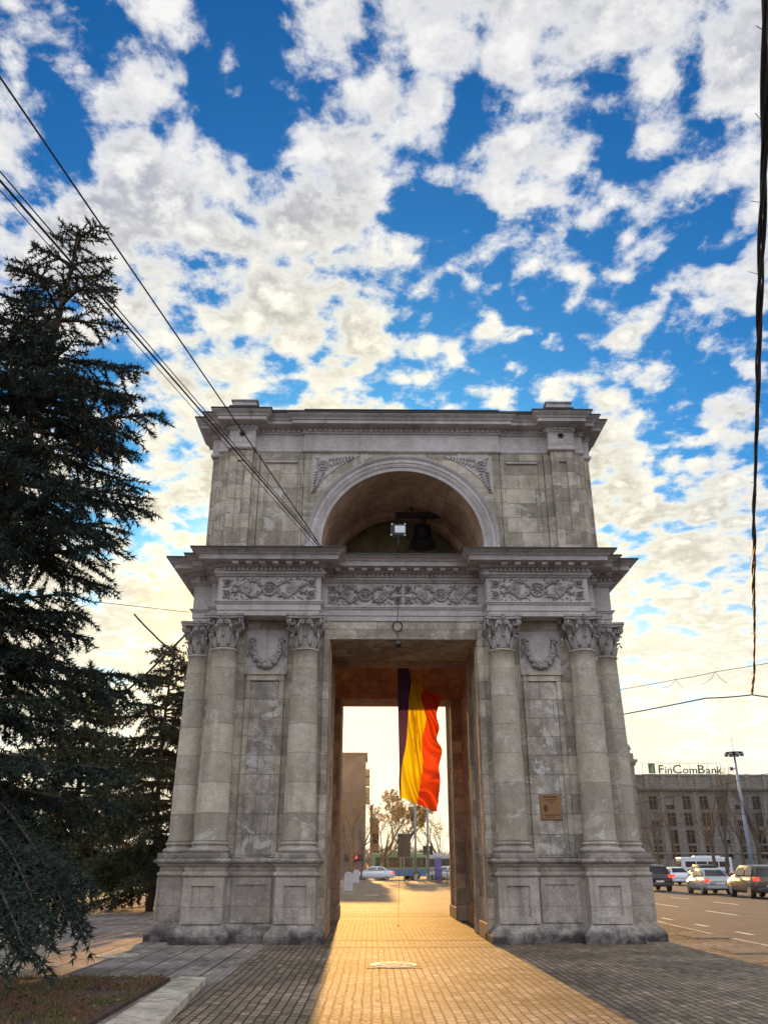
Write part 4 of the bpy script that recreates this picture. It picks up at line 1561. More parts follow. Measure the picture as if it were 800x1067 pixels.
# bell in the upper chamber
bp = onY(440, 556, 22.6)
bell = thing('bell', 'large dark bronze bell hanging in the upper arch chamber', 'bell', (bp.x, 22.6, bp.z - .42))
MB().lathe([(.40, 0), (.405, .03), (.37, .09), (.31, .20), (.27, .36), (.25, .52), (.23, .62), (.16, .70), (.05, .73), (.002, .74)], 28).build('bell_body', M['bronze'], bell)
cr = MB()
for a in (0, PI / 2):
    c, s = math.cos(a), math.sin(a)
    cr.tube([(-.08 * c, -.08 * s, .70), (-.09 * c, -.09 * s, .84), (0, 0, .92), (.09 * c, .09 * s, .84), (.08 * c, .08 * s, .70)], .022, 6)
cr.build('crown', M['bronze'], bell)
yk = MB().box(-.8, .8, -.08, .08, .92, 1.08)
yk.tube([(-.25, 0, .95), (-.38, 0, 1.45)], .025, 6).tube([(.2, 0, .95), (.1, 0, 1.5)], .025, 6)
yk.build('yoke', M['bark'], bell, bevel=.01)
# floodlight on a stick above the middle cornice
fp = onY(415, 574, 19.75)
fl = thing('floodlight', 'square black floodlight on a short pole above the middle cornice', 'floodlight', (fp.x, 19.75, ZE1 + .05))
MB().tube([(0, 0, 0), (0, 0, .50)], .018, 8).build('pole', M['dark_metal'], fl)
MB().box(-.20, .20, -.02, .14, .48, .80).build('housing', M['dark_metal'], fl, bevel=.015)
MB().box(-.085, .175, -.032, -.018, .555, .745).build('lens', M['lamp_glass'], fl)
bm_ = MB()
for x, z in ((-.16, .79), (.17, .79), (-.18, .49), (.17, .49)):
    bm_.box(x - .02, x + .02, -.035, -.015, z - .02, z + .02)
bm_.build('corner_clips', M['plastic_white'], fl)
# security camera and cable loop on the lintel
sc_ = onY(415, 668, 20.38)
sec = thing('security_camera', 'small white dome camera hanging under the front lintel', 'camera', (sc_.x, 20.62, 6.78))
MB().box(-.06, .06, -.06, .06, -.07, -.001).build('bracket', M['plastic_white'], sec, bevel=.01)
MB().lathe([(.002, -.17), (.04, -.16), (.065, -.13), (.07, -.09), (.06, -.07)], 14).build('dome', M['dark_metal'], sec)
lp = onY(414, 653, 20.36)
lm = MB()
for rr_, o in ((.14, 0), (.125, .012)):
    lm.tube([(lp.x + (rr_) * math.cos(t) * .9, 20.34 + o, lp.z + rr_ * math.sin(t)) for t in np.linspace(0, 2 * PI, 25)], .009, 5)
lm.tube([(lp.x, 20.34, lp.z + .13), (lp.x + .02, 20.2, lp.z + .5), (lp.x, 20.2, lp.z + 1.1)], .007, 5)
lm.tube([(lp.x, 20.34, lp.z - .13), (sc_.x, 20.36, 6.8)], .007, 5)
tag(lm.build('cable_loop', M['cable']), 'coiled dark cable loop on the lintel above the dome camera', 'cable')
# plaque
ppos = onY(573.5, 841, YC - WALL - .02)
pl = thing('wall_plaque', 'small brown information plaque on the wall between the right-hand columns', 'plaque', (ppos.x, YC - WALL - .005, ppos.z))
MB().box(-.25, .25, -.045, 0, -.28, .28).build('board', M['plaque'], pl, bevel=.012)
mk_ = MB()


def mark(x0, x1, z0, z1):
    mk_.box(x0, x1, -.049, -.044, z0, z1)


for x in np.arange(-.17, .16, .055):
    mark(x, x + .042, .205, .24)
for x in np.arange(-.12, .13, .045):
    mark(x, x + .034, .145, .17)
for x in np.arange(-.05, .05, .04):
    mark(x, x + .03, .095, .115)
for x in np.arange(-.17, .18, .038):
    mark(x, x + .028, -.19, -.165)
for x in np.arange(-.14, .08, .038):
    mark(x, x + .028, -.235, -.215)
for q in range(9):
    a0 = math.sin(PI * (q + .5) / 9)
    mark(-.125 - .055 * a0, -.125 + .055 * a0, -.115 + q * .02, -.101 + q * .02)
mk_.build('engraving', M['plaque_mark'], pl)

# flag in the middle of the passage
FY = 25.2


def zp(pts):
    """crop coordinates (scale 6.27, origin 405,680) -> target pixels, resampled along their length."""
    return [(405 + x / 6.27, 680 + y / 6.27) for x, y in pts]


edges = [
    zp([(58, 70), (58, 200), (60, 360), (63, 500), (66, 620), (68, 760), (66, 860), (72, 940)]),
    zp([(108, 70), (134, 120), (146, 195), (134, 280), (124, 450), (112, 600), (84, 760), (80, 945)]),
    zp([(228, 232), (212, 300), (244, 430), (216, 575), (222, 740), (203, 870), (194, 930), (185, 990)]),
    zp([(350, 292), (312, 400), (330, 490), (314, 565), (348, 640), (328, 745), (336, 850), (312, 1040)]),
]


def samp(pl_, t):
    k = len(pl_) - 1
    f = t * k
    i = min(k - 1, int(f))
    f -= i
    p0, p1, p2, p3 = pl_[max(0, i - 1)], pl_[i], pl_[i + 1], pl_[min(k, i + 2)]

    def cr_(a, b, c, d_):
        return .5 * (2 * b + (c - a) * f + (2 * a - 5 * b + 4 * c - d_) * f * f + (3 * b - a - 3 * c + d_) * f ** 3)
    return (cr_(p0[0], p1[0], p2[0], p3[0]), cr_(p0[1], p1[1], p2[1], p3[1]))


flag = thing('tricolour_flag', 'blue yellow and red tricolour flag hanging and twisting inside the passage', 'flag', (onY(413, 691, FY).x, FY, 0))
fo = flag.location.copy()


def flag_pt(s, t, k):
    a, b = samp(edges[k], t), samp(edges[k + 1], t)
    x, y = a[0] + (b[0] - a[0]) * s, a[1] + (b[1] - a[1]) * s
    q = (k + s)
    # diagonal folds running down to the right, deeper in the red stripe
    dep = .10 * math.sin(7.5 * t - 2.2 * q) + (.045 + .13 * max(0, q - .9)) * math.sin(26 * t - 5.5 * q + 1.2 * math.sin(5 * t)) \
        + .035 * math.sin(58 * t - 9 * q + 2 * math.sin(9 * t)) * max(0, min(1, q - .7))
    cr = max(0, min(1, (q - 1.5) * 1.6))
    dep += cr * .30 * (1 - abs(math.sin(15 * t - 2.6 * q + .5 * math.sin(6 * t)))) + .05 * min(1, max(0, q - .9)) * (1 - abs(math.sin(23 * t - 3.1 * q)))
    dep += .16 * q * (1 - t) * .5
    return onY(x, y, FY + dep) - fo


for k, (nm, mt) in enumerate((('blue_stripe', 'flag_blue'), ('yellow_stripe', 'flag_yellow'), ('red_stripe', 'flag_red'))):
    NR, NC = 120, 26
    vs = [flag_pt(j / NC, i / NR, k) for i in range(NR + 1) for j in range(NC + 1)]
    fs = [(i * (NC + 1) + j, i * (NC + 1) + j + 1, (i + 1) * (NC + 1) + j + 1, (i + 1) * (NC + 1) + j) for i in range(NR) for j in range(NC)]
    m_ = MB().add(vs, fs, True)
    m_.build(nm, M[mt], flag, recalc=False)
# coat of arms on the yellow stripe: eagle with shield, thin outline stitching
em = MB()


def stitch(pts, r=.0055):
    out = []
    for (sx, ty) in pts:
        p_ = flag_pt(min(.97, max(.03, sx)), ty, 1)
        out.append(p_ + Vector((0, -.014, 0)))
    em.tube(out, r, 4)


def est(cx_, ct, pts, kx=.30, kt=.085):
    stitch([(cx_ + x * kx, ct + y * kt) for x, y in pts])


ec, et = .52, .50
est(ec, et, [(-.35, -.4), (.35, -.4), (.35, .15), (0, .6), (-.35, .15), (-.35, -.4)])
est(ec, et, [(-.35, -.1), (.35, -.1)])
for e in (-1, 1):
    est(ec, et, [(e * .35, -.35), (e * .7, -.75), (e * 1.1, -.6), (e * 1.2, 0), (e * 1.0, .5), (e * .75, .35), (e * .4, .25)])
    est(ec, et, [(e * .75, -.3), (e * .85, .3)])
    est(ec, et, [(e * .95, -.3), (e * 1.02, .3)])
    est(ec, et, [(e * .1, .6), (e * .35, 1.0), (e * .7, 1.15)])
est(ec, et, [(-.1, -.4), (-.2, -.8), (0, -1.0), (.15, -.9), (.25, -.8), (.12, -.75), (.12, -.4)])
est(ec, et, [(0, .6), (0, 1.15), (-.2, 1.3), (.2, 1.3), (0, 1.15)])
em.build('emblem', cloth('flag_stitch', (0.42, 0.25, 0.02), .5), flag, recalc=False)
ct_, cb_ = onY(413.5, 691, FY), onZ(415, 965, 0)
cdm = MB().tube([Vector((ct_.x - .02, FY, 7.3)) - fo, ct_ - fo], .01, 5)
cdm.tube([onY(417, 832, FY) - fo, Vector((cb_.x, FY, .05)) - fo], .004, 5)
cdm.lathe([(.002, .001), (.02, .002), (.02, .03), (.002, .035)], 8, cb_.x - fo.x, 0)
cdm.build('cord', M['grey_metal'], flag)

# manhole covers
mhm = MB().lathe([(.40, .0), (.40, .012), (.36, .013), (.36, .009), (.34, .009), (.34, .014), (.002, .015)], 28)
for a in range(-3, 4):
    mhm.box(-.30 + .03 * abs(a), .30 - .03 * abs(a), a * .085 - .012, a * .085 + .012, .014, .019)
MH = mhm.mesh('manhole_cover', M['iron'])
first = True
for (px, py, lab) in ((410, 1006, 'round iron manhole cover in the sunlit paving before the passage'), (123, 996, 'pale round manhole cover in the plaza by the planting bed'),
                      (387, 933, 'far round manhole cover in the paving beyond the arch')):
    p_ = onZ(px, py, 0)
    tag(link('manhole_cover', MH, None, (p_.x, p_.y, .002)), lab, 'manhole cover', 'manhole covers in the paving')
sqm = MB().box(-.45, .45, -.45, .45, 0, .006).mesh('access_cover_frame', M['paver_band'])
p_ = onZ(410, 1006, 0)
tag(link('manhole_surround', sqm, None, (p_.x, p_.y, 0.0005)), kind='structure')
sqb = MB().box(-.52, .52, -.62, .62, 0, .012).box(-.44, .44, -.54, .54, .012, .018).mesh('access_cover', plain('worn_cover_iron', (0.20, 0.17, 0.14), 0.8, 0, 0.4, 9, 0.9, spec=0.15))
for (px, py, lab) in ((735, 976, 'rectangular service cover in the pavers close to the road kerb'), (780, 991, 'rectangular service cover nearer the picture edge on the shaded pavers')):
    p_ = onZ(px, py, 0)
    tag(link('service_cover', sqb, None, (p_.x, p_.y, .002)), lab, 'service cover', 'service covers in the pavement')

# ------------------------------------------------------------------ wires


def wire(pts, r, name, label, sag=0.0, group=None, n=14, m='cable'):
    out = []
    for a, b in zip(pts, pts[1:]):
        a, b = Vector(a), Vector(b)
        for i in range(n + 1):
            t = i / n
            p_ = a.lerp(b, t)
            p_.z -= sag * 4 * t * (1 - t)
            out.append(p_)
    return tag(MB().tube(out, r, 5).build(name, M[m]), label, 'wire', group)


GW = 'overhead wires tied to the arch cornice'
att = onY(334, 571, 19.1)
# a slender mast beyond the frame carries them (they run up over the photographer's left shoulder)
wire([tuple(onY(-140, -125, 4.5)), tuple(onY(335, 570, 19.15))], .012, 'overhead_wire', 'single upper wire crossing the sky to the arch cornice', 0.0, GW)
wire([tuple(onY(-120, 50, 5.0)), tuple(onY(334, 571, 19.1))], .014, 'overhead_wire', 'thickest wire of the lower pair passing over the spruce tip', 0.0, GW)
wire([tuple(onY(-120, 38, 5.0)), tuple(onY(332, 566, 19.2))], .008, 'overhead_wire', 'thin wire running just above the thick one over the spruce tip', 0.0, GW)
wire([tuple(onY(-120, 62, 5.2)), tuple(onY(330, 571, 19.2))], .006, 'overhead_wire', 'thinnest wire just below the thick one over the spruce tip', 0.0, GW)
# span wires by the tram poles, at the left of the columns
wire([tuple(onY(90, 626, 30)), tuple(onY(198, 638, 30))], .012, 'span_wire', 'faint wire between the spruce and the left column capital')
wire([tuple(onY(120, 730, 26)), tuple(onY(152, 703, 26)), tuple(onY(195, 660, 26))], .035, 'span_wire', 'taut dark stay rising to the left column capital')
wire([tuple(onY(140, 640, 30)), tuple(onY(160, 661, 30)), tuple(onY(173, 673, 30)), tuple(onY(200, 698, 30))], .035, 'support_arm', 'brownish slanting stay crossing behind the taut dark one', 0.02, None, 6, 'bark')
# decorated cable bundle at the right with its junction
jt = onY(783, 723, 26.0)
top = Vector((onY(797, 0, 4.2)))
tpe = top + (top - jt).normalized() * 3
cable_pts, rr = [], random.Random(3)
bundle = thing('cable_bundle', 'long twisted black cable bundle hanging along the picture edge', 'cable', tuple(jt))
for k in range(3):
    pts = []
    for i in range(140):
        t = i / 139
        p_ = jt.lerp(tpe, t)
        a = 26 * t * 2 + k * 2.1
        amp = .018 + .012 * math.sin(17 * t + k)
        p_ += Vector((amp * math.cos(a) + .05 * math.sin(9 * t) * (1 - t), .0, amp * math.sin(a)))
        pts.append(p_ - jt)
    MB().tube(pts, .020 if k < 2 else .013, 6).build('strand', M['cable'], bundle)
tm = MB()
for i in range(46):
    t = rr.random() ** 1.2
    p_ = jt.lerp(tpe, t) - jt
    q = rr.uniform(0, 6.28)
    L = rr.uniform(.04, .13)
    tm.tube([p_, p_ + Vector((L * math.cos(q), 0, L * math.sin(q)))], .004, 4)
tm.build('loose_ends', M['cable'], bundle)
GS = 'street span wires beside the road'
wire([tuple(onY(600, 753, 34)), tuple(onY(735, 727.5, 26)), tuple(onY(783, 724, 26)), tuple(onY(860, 733, 26))], .02, 'span_wire', 'lower span wire meeting the foot of the cable bundle', .02, GS)
wire([tuple(onY(600, 726, 36)), tuple(onY(704, 708, 33)), tuple(onY(745, 700, 32)), tuple(onY(860, 680, 30))], .012, 'span_wire', 'thin upper span wire passing behind the cable bundle', .02, GS)
wire([tuple(onY(690, 716, 33)), tuple(onY(704, 708, 33)), tuple(onY(712, 716, 33))], .008, 'hanger_wire', 'small drooping hanger loops under the upper span wire', .1, GS, 8)
wire([tuple(onY(730, 713, 32)), tuple(onY(745, 700, 32)), tuple(onY(757, 711, 32))], .008, 'hanger_wire', 'second pair of drooping hanger loops, nearer the cable bundle', .1, GS, 8)
wire([tuple(onY(645, 842, 60)), tuple(onY(860, 790, 60))], .02, 'trolley_wire', 'trolley wire rising in front of the bank windows', .1, GS)
wire([tuple(onY(645, 866, 55)), tuple(onY(760, 848, 58)), tuple(onY(860, 846, 60))], .02, 'trolley_wire', 'lowest trolley wire before the second row of bank windows', .1, GS)

# ------------------------------------------------------------------ buildings


def holed_wall(mb, x0, x1, z0, z1, holes, y, depth=.25):
    xs = sorted({x0, x1, *[h[0] for h in holes], *[h[1] for h in holes]})
    zs = sorted({z0, z1, *[h[2] for h in holes], *[h[3] for h in holes]})
    for xa, xb in zip(xs, xs[1:]):
        for za, zb in zip(zs, zs[1:]):
            mx, mz = (xa + xb) / 2, (za + zb) / 2
            if any(h[0] < mx < h[1] and h[2] < mz < h[3] for h in holes):
                continue
            mb.add([(xa, y, za), (xb, y, za), (xb, y, zb), (xa, y, zb)], [(0, 1, 2, 3)])
    for (a, b, c, d_) in holes:
        mb.add([(a, y, c), (b, y, c), (b, y, d_), (a, y, d_), (a, y + depth, c), (b, y + depth, c), (b, y + depth, d_), (a, y + depth, d_)],
               [(0, 1, 5, 4), (1, 2, 6, 5), (2, 3, 7, 6), (3, 0, 4, 7)])


BY = 150.0
bx0, bx1 = onY(661, 900, BY).x, onY(661, 900, BY).x + 46
bank = thing('bank_building', 'grey five-storey classical bank with rooftop letters across the road', 'building', (bx0, BY, RZ))
W_ = bx1 - bx0
zrow = [(.6, 3.0), (4.2, 6.2), (7.0, 9.05), (9.75, 11.8), (12.55, 14.3)]
zrow = [(.5, 2.9), (3.85, 5.75), (6.35, 8.35), (9.2, 11.2)]
zt = onY(700, 806, BY).z - RZ
zcor = onY(700, 822, BY).z - RZ
holes = []
xw = [onY(px, 850, BY).x - bx0 for px in (682, 699.5, 717, 735, 753, 771.5, 790)]
st_ = xw[-1] - xw[-2]
while xw[-1] + st_ < W_ - 1:
    xw.append(xw[-1] + st_)
rows = []
for py, hgt in ((836.5, 2.15), (854, 2.15), (872, 2.15), (888, 2.0)):
    zc = onY(700, py, BY).z - RZ
    rows.append((zc - hgt / 2, zc + hgt / 2))
for z0, z1 in rows:
    for x in xw:
        holes.append((x - .72, x + .72, z0, z1))
wm = MB()
holed_wall(wm, 0, W_, 0, zt - .6, holes, 0, .35)
wm.add([(0, 0, 0), (0, 14, 0), (0, 14, zt - .6), (0, 0, zt - .6), (W_, 0, 0), (W_, 14, 0), (W_, 14, zt - .6), (W_, 0, zt - .6)], [(0, 1, 2, 3), (4, 5, 6, 7), (3, 2, 6, 7), (1, 5, 6, 2)])
wm.build('wall', M['facade'], bank, recalc=False)
fbx = MB()
for i, (a, b, c, d_) in enumerate(holes):
    wnd = MB().box(a, b, .30, .34, c, d_).build('window', M['window'], bank)
    f = MB()
    f.box(a, a + .05, .24, .30, c, d_).box(b - .05, b, .24, .30, c, d_).box((a + b) / 2 - .025, (a + b) / 2 + .025, .24, .30, c, d_)
    f.box(a, b, .235, .295, d_ - .55, d_ - .50)
    if i % 9 in (1, 5):
        MB().box(a + .1, b - .1, .285, .297, c + (d_ - c) * (.3 + .05 * (i % 4)), d_ - .08).build('blind', M['facade_pale'], wnd)
    if i % 11 == 3:
        MB().box(b + .18, b + .75, -.35, -.02, c + .1, c + .5).build('air_conditioner', M['facade_pale'], wnd, bevel=.03)
    f.box(a - .1, b + .1, -.12, .24, c - .14, c - .002)
    f.build('frame', M['win_frame'], wnd)
cm = MB()
cm.box(-.5, W_ + .5, -.75, .3, zcor, zcor + .35).box(-.3, W_ + .3, -.45, .3, zcor - .3, zcor - .002).box(-.2, W_ + .2, -.18, .3, 3.2, 3.45)
cm.build('cornice', M['facade_pale'], bank)
cm = MB()
for x in np.arange(.3, W_, .9):
    cm.box(x, x + .35, -.68, -.02, zcor - .28, zcor - .003)
cm.build('brackets', M['facade_pale'], bank)
cm = MB()
cm.box(0, W_, -.1, .3, zt - .5, zt - .15)
for x in np.arange(0.2, W_, 2.95):
    cm.box(x, x + .7, -.2, .35, zcor + .36, zt - .1)
for x in np.arange(.9, W_, .36):
    cm.box(x, x + .16, -.02, .14, zcor + .5, zt - .5)
cm.box(0, W_, .4, .7, zcor, zt - .2)
cm.build('balustrade', M['facade_pale'], bank)
for x in [q + st_ / 2 for q in xw[:-1:2]]:
    MB().box(x - .35, x + .35, -.16, .05, 3.5, zcor - .35).build('pilaster', M['facade_pale'], bank)
# rooftop sign of open letters on rails
s0, s1 = onY(674, 795, BY), onY(744, 795, BY)
sb = onY(674, 805, BY).z
sgn = thing('rooftop_sign', 'green FinComBank letter sign standing on the bank roof', 'sign', (s0.x, BY - .2, zt + RZ - .2))
hgt = s0.z - (zt + RZ - .2)
wd_ = s1.x - s0.x
rl = MB()
rl.box(-1.0, wd_ + .3, -.03, .03, hgt - .07, hgt).box(-1.0, wd_ + .3, -.03, .03, .02, .1)
for x in np.linspace(-1.0, wd_ + .3, 9):
    rl.box(x - .03, x + .03, .05, .10, 0, hgt)
rl.build('rails', M['grey_metal'], sgn)


def text_mesh(s_, size, ext=.03):
    c = bpy.data.curves.new('lettering', 'FONT')
    c.body = s_
    c.size = size
    c.extrude = ext
    c.offset = .012 * size
    t = bpy.data.objects.new('lettering', c)
    COL.objects.link(t)
    bpy.context.view_layer.update()
    me = bpy.data.meshes.new_from_object(t)
    bpy.data.objects.remove(t)
    bpy.data.curves.remove(c)
    return me


xcur = 1.75
for ch_, big in zip('FinComBank', (1, 0, 0, 1, 0, 0, 1, 0, 0, 0)):
    me = text_mesh(ch_, (2.0 if big else 1.65), .06)
    co_ = np.array([v.co[:] for v in me.vertices])
    k = (wd_ - 1.85) / 10.6
    w0 = co_[:, 0].min()
    wdt = (co_[:, 0].max() - w0)
    kx = k * 1.28
    for v in me.vertices:
        v.co = ((v.co.x - w0) * kx + xcur, v.co.z, v.co.y + .22)
    me.materials.append(M['sign_dark' if not big else 'sign_green'])
    link('letter', me, sgn)
    xcur += (wdt * kx + .17)
print('sign letters end', xcur, 'of', wd_)
lg = MB().box(.0, 1.15, -.08, .02, .2, hgt - .12)
lgo = lg.build('logo', M['sign_green'], sgn)
MB().add([(.18, -.085, .35), (.9, -.085, .35), (1.0, -.085, hgt - .25), (.5, -.085, hgt - .6)], [(0, 1, 2, 3)]).build('logo_mark', M['car_green'], lgo)

# taller corner house beside the arch
c0, c1 = onY(630, 800, 146).x, onY(660.5, 800, 146).x
zc_ = onY(655, 793, 146).z - RZ
cor = thing('corner_house', 'pale corner house with heavy cornice and urn half hidden by the columns', 'building', (c0, 146, RZ))
hl = [(x - .6, x + .6, z, z + 2.0) for x in (1.0, 3.6) for z in (1, 4.4, 7.6, 10.8, 13.6)]
cwm = MB()
holed_wall(cwm, 0, c1 - c0, 0, zc_, hl, 0, .3)
cwm.add([(c1 - c0, 0, 0), (c1 - c0, 10, 0), (c1 - c0, 10, zc_), (c1 - c0, 0, zc_), (0, 0, zc_), (0, 10, zc_), (0, 10, 0), (0, 0, 0)], [(0, 1, 2, 3), (3, 2, 5, 4), (4, 5, 6, 7)])
cwm.build('wall', M['facade_pale'], cor, recalc=False)
for (a, b, c, d_) in hl:
    MB().box(a, b, .25, .3, c, d_).build('window', M['window'], cor)
q = c1 - c0
MB().box(-.3, q + .5, -.6, 4, zc_ - .25, zc_ + .25).box(-.2, q + .25, -.3, 4, zc_ - .7, zc_ - .26).build('cornice', M['facade_pale'], cor, bevel=.04)
MB().box(q - 1.0, q, -.2, 1.2, zc_ + .26, zc_ + 1.3).build('parapet_pier', M['facade_pale'], cor, bevel=.04)
MB().box(-.1, q + .2, -.2, 3, zc_ - 4.2, zc_ - 3.9).build('string_course', M['facade_pale'], cor, bevel=.04)
MB().lathe([(.12, 0), (.2, .1), (.1, .3), (.38, .75), (.4, .95), (.2, 1.05), (.26, 1.25), (.05, 1.5)], 14, q - .5, .4).xform(Matrix.Translation((0, 0, zc_ + 1.3))).build('urn', M['facade_pale'], cor)

# tall block seen through the passage
KY = 125.0
k0, k1 = onY(345, 900, KY).x - 6, onY(380.5, 850, KY).x
kt = onY(370, 786, KY).z
blk = thing('apartment_block', 'tall plain apartment block with a stack of corner balconies, seen through the passage', 'building', (k0, KY, RZ))
q = k1 - k0
hl = [(x - .7, x + .7, z, z + 1.5) for x in np.arange(1.2, q - 5.6, 2.8) for z in np.arange(4, kt - 2, 2.9)]
bw = MB()
holed_wall(bw, 0, q, 0, kt, hl, 0, .2)
bw.add([(q, 0, 0), (q, 9, 0), (q, 9, kt), (q, 0, kt), (0, 0, kt), (0, 9, kt), (0, 9, 0), (0, 0, 0)], [(0, 1, 2, 3), (3, 2, 5, 4), (4, 5, 6, 7)])
for z in np.arange(3.2, kt, 2.9):
    bw.box(0, q, -.03, 0.02, z - .05, z + .03)
bw.box(-.2, q + .25, -.25, 9, kt + .002, kt + .35)
bw.build('wall', M['block'], blk, recalc=False)
for (a, b, c, d_) in hl:
    MB().box(a, b, .15, .19, c, d_).build('window', M['window'], blk)
for i, py in enumerate((804, 813, 823, 832)):
    z = onY(383, py, KY).z - RZ
    MB().box(q + .004, q + .62, .1, 2.6, z - .5, z + .35).box(q, q + .62, .1, 2.6, z - .62, z - .502).build('balcony', M['balcony'], blk)
ls = thing('led_sign', 'small red lit sign on the ground floor of the tall block', 'sign', tuple(onY(368, 893, KY - .5)))
MB().box(-1.3, 1.3, -.1, .1, -.38, .38).build('housing', M['sig_body'], ls, bevel=.03)
MB().box(-.55, .55, -.13, -.1, -.2, .2).build('light_panel', M['led'], ls)
lw = thing('apartment_house', 'lower reddish brick house stepping down beside the tall block', 'building', (k1 + .65, KY + 12, RZ))
w1, h1 = onY(392.5, 870, KY + 12).x - k1 - .65, onY(388, 853, KY + 12).z
hl = [(x - .5, x + .5, z, z + 1.4) for x in (.9,) for z in (2, 4.6)]
wm = MB()
holed_wall(wm, 0, w1, 0, h1, hl, 0, .2)
wm.add([(w1, 0, 0), (w1, 10, 0), (w1, 10, h1), (w1, 0, h1), (0, 0, h1), (0, 10, h1), (0, 10, 0), (0, 0, 0)], [(0, 1, 2, 3), (3, 2, 5, 4), (4, 5, 6, 7)])
wm.build('wall', M['brick_red'], lw, recalc=False)
for (a, b, c, d_) in hl:
    MB().box(a, b, .15, .19, c, d_).build('window', M['window'], lw)
h2 = onY(384, 838, KY + 14).z
MB().box(0, w1 * .42, 2, 9, h1, h2).box(-.1, w1 + .15, -.15, 10, h1 + .002, h1 + .25).box(w1 * .62, w1 * .72, 3, 4, h1 + .25, h1 + 1.8).build('roof', M['brick_red'], lw)

# ------------------------------------------------------------------ street furniture
lpos = onY(782.5, 900, 96)
lzt = onY(764, 786, 96).z - RZ
lamp = thing('street_lamp', 'very tall bluish lamp mast with a ring of floodlights before the bank', 'street lamp', (lpos.x, 96, RZ))
MB().tube([(0, 0, 0), (0, 0, lzt * .4), (0, 0, lzt)], [.24, .19, .11], 12).build('mast', plain('blue_grey_mast', (0.22, 0.29, 0.38), .5), lamp)
MB().tube([(0, 0, lzt), (0, 0, lzt + 1.9)], .02, 6).build('spike', M['dark_metal'], lamp)
rg = MB()
rg.lathe([(.25, lzt - .05), (.95, lzt + .12), (1.0, lzt + .22), (.3, lzt + .3)], 20)
rg.build('crown_ring', M['dark_metal'], lamp)
for k in range(8):
    a = k * PI / 4
    MB().lathe([(.002, -.3), (.2, -.28), (.24, -.1), (.1, .05)], 10, .88 * math.cos(a), .88 * math.sin(a)).xform(Matrix.Translation((0, 0, lzt + .1))).build('floodlight', M['grey_metal'], lamp)
MB().tube([(0, 0, lzt - 1.6), (-.5, 0, lzt - 1.5)], .05, 6).box(-.7, -.4, -.12, .12, lzt - 1.75, lzt - 1.4).build('side_camera', M['dark_metal'], lamp)
# concrete bollards
bq = MB().prism([(-.24, -.2), (.24, -.2), (.24, .2), (-.24, .2)], 0, .80)
arcp = [(.24 * math.cos(PI * i / 12), .80 + .24 * math.sin(PI * i / 12)) for i in range(13)]
bq.add([(x, -.2, z) for x, z in arcp] + [(x, .2, z) for x, z in arcp], [tuple(range(13)), tuple(range(25, 12, -1))] + [(i, i + 1, 14 + i, 13 + i) for i in range(12)])
BQ = bq.mesh('bollard', M['bollard'])
for i, (px, py, sc, lab) in enumerate(((363, 928, 1.18, 'larger round-topped concrete bollard nearer the passage jamb'), (371, 920, 1.22, 'smaller-looking round-topped concrete bollard farther along the walkway'))):
    p_ = onZ(px, py, 0)
    o = link('bollard', BQ, None, (p_.x, p_.y, 0))
    o.scale = (1.15, 1.15, 1.06)
    tag(o, lab, 'bollard', 'bollards at the walkway edge')
# poles and signals
for i, (px, ptop, Y, lab) in enumerate(((433, 838, 92, 'grey lamp pole directly under the flag, without a signal'), (446, 836, 90, 'grey pole carrying the black traffic signal'))):
    p_ = onY(px, 900, Y)
    z_ = onY(px, ptop, Y).z
    po = thing('street_pole', lab, 'pole', (p_.x, Y, 0), 0, 'grey poles at the crossing')
    MB().tube([(0, 0, 0), (0, 0, z_ + 2.0)], [.13, .09], 10).build('shaft', M['grey_metal'], po)
    MB().lathe([(.22, 0), (.22, .1), (.15, .5), (.13, .55)], 10).build('foot', M['grey_metal'], po)
    if i == 1:
        sz = onY(px, 886, Y).z
        for sx in (-.32, .32):
            sg = MB().box(sx - .17, sx + .17, -.2, .16, sz - .42, sz + .42).build('signal_head', M['sig_body'], po, bevel=.03)
            v_ = MB()
            for dz_ in (-.26, 0, .26):
                v_.box(sx - .11, sx + .11, -.32, -.2, sz + dz_ + .06, sz + dz_ + .09)
            v_.build('visors', M['sig_body'], sg)
sp_ = onY(421, 900, 86)
zt_, zb_ = onY(421, 869, 86).z, onY(421, 893, 86).z
sb_ = thing('street_screen', 'dark rear of a street advertising board on a post under the flag', 'billboard', (sp_.x, 86, 0))
MB().box(-.62, .62, -.08, .08, zb_, zt_).build('panel', M['dark_metal'], sb_, bevel=.03)
MB().box(-.66, .66, -.05, .05, zb_ - .06, zb_ - .002).box(-.66, .66, -.05, .05, zt_ + .002, zt_ + .06).build('rim', M['grey_metal'], sb_)
MB().tube([(0, .1, 0), (0, .1, zt_ - .2)], .07, 8).build('post', M['grey_metal'], sb_)
kp = onY(456, 900, 84)
kk_ = thing('kiosk', 'narrow blue advertising pillar behind the railing', 'kiosk', (kp.x, 84, 0))
MB().box(-.3, .3, -.3, .3, .12, 2.0).build('pillar', M['car_navy'], kk_, bevel=.04)
MB().box(-.38, .38, -.38, .38, 0, .118).build('base', M['grey_metal'], kk_)
MB().box(-.36, .36, -.36, .36, 2.002, 2.12).build('cap', M['grey_metal'], kk_)
# pedestrian railing
f0, f1 = onZ(446, 918.5, 0), onZ(472, 922.5, 0)
fn = thing('railing', 'low dark metal pedestrian railing beyond the passage', 'railing', (f0.x, f0.y, 0))
dv = f1 - f0
for zz in (.15, 1.0):
    MB().tube([(0, 0, zz), (dv.x, dv.y, zz)], .03, 6).build('rail', M['dark_metal'], fn)
bars = MB()
for i in range(41):
    t = i / 40
    bars.tube([(dv.x * t, dv.y * t, 0), (dv.x * t, dv.y * t, 1.0)], .012 if i % 8 else .03, 5)
bars.build('bars', M['dark_metal'], fn)

# ------------------------------------------------------------------ vehicles


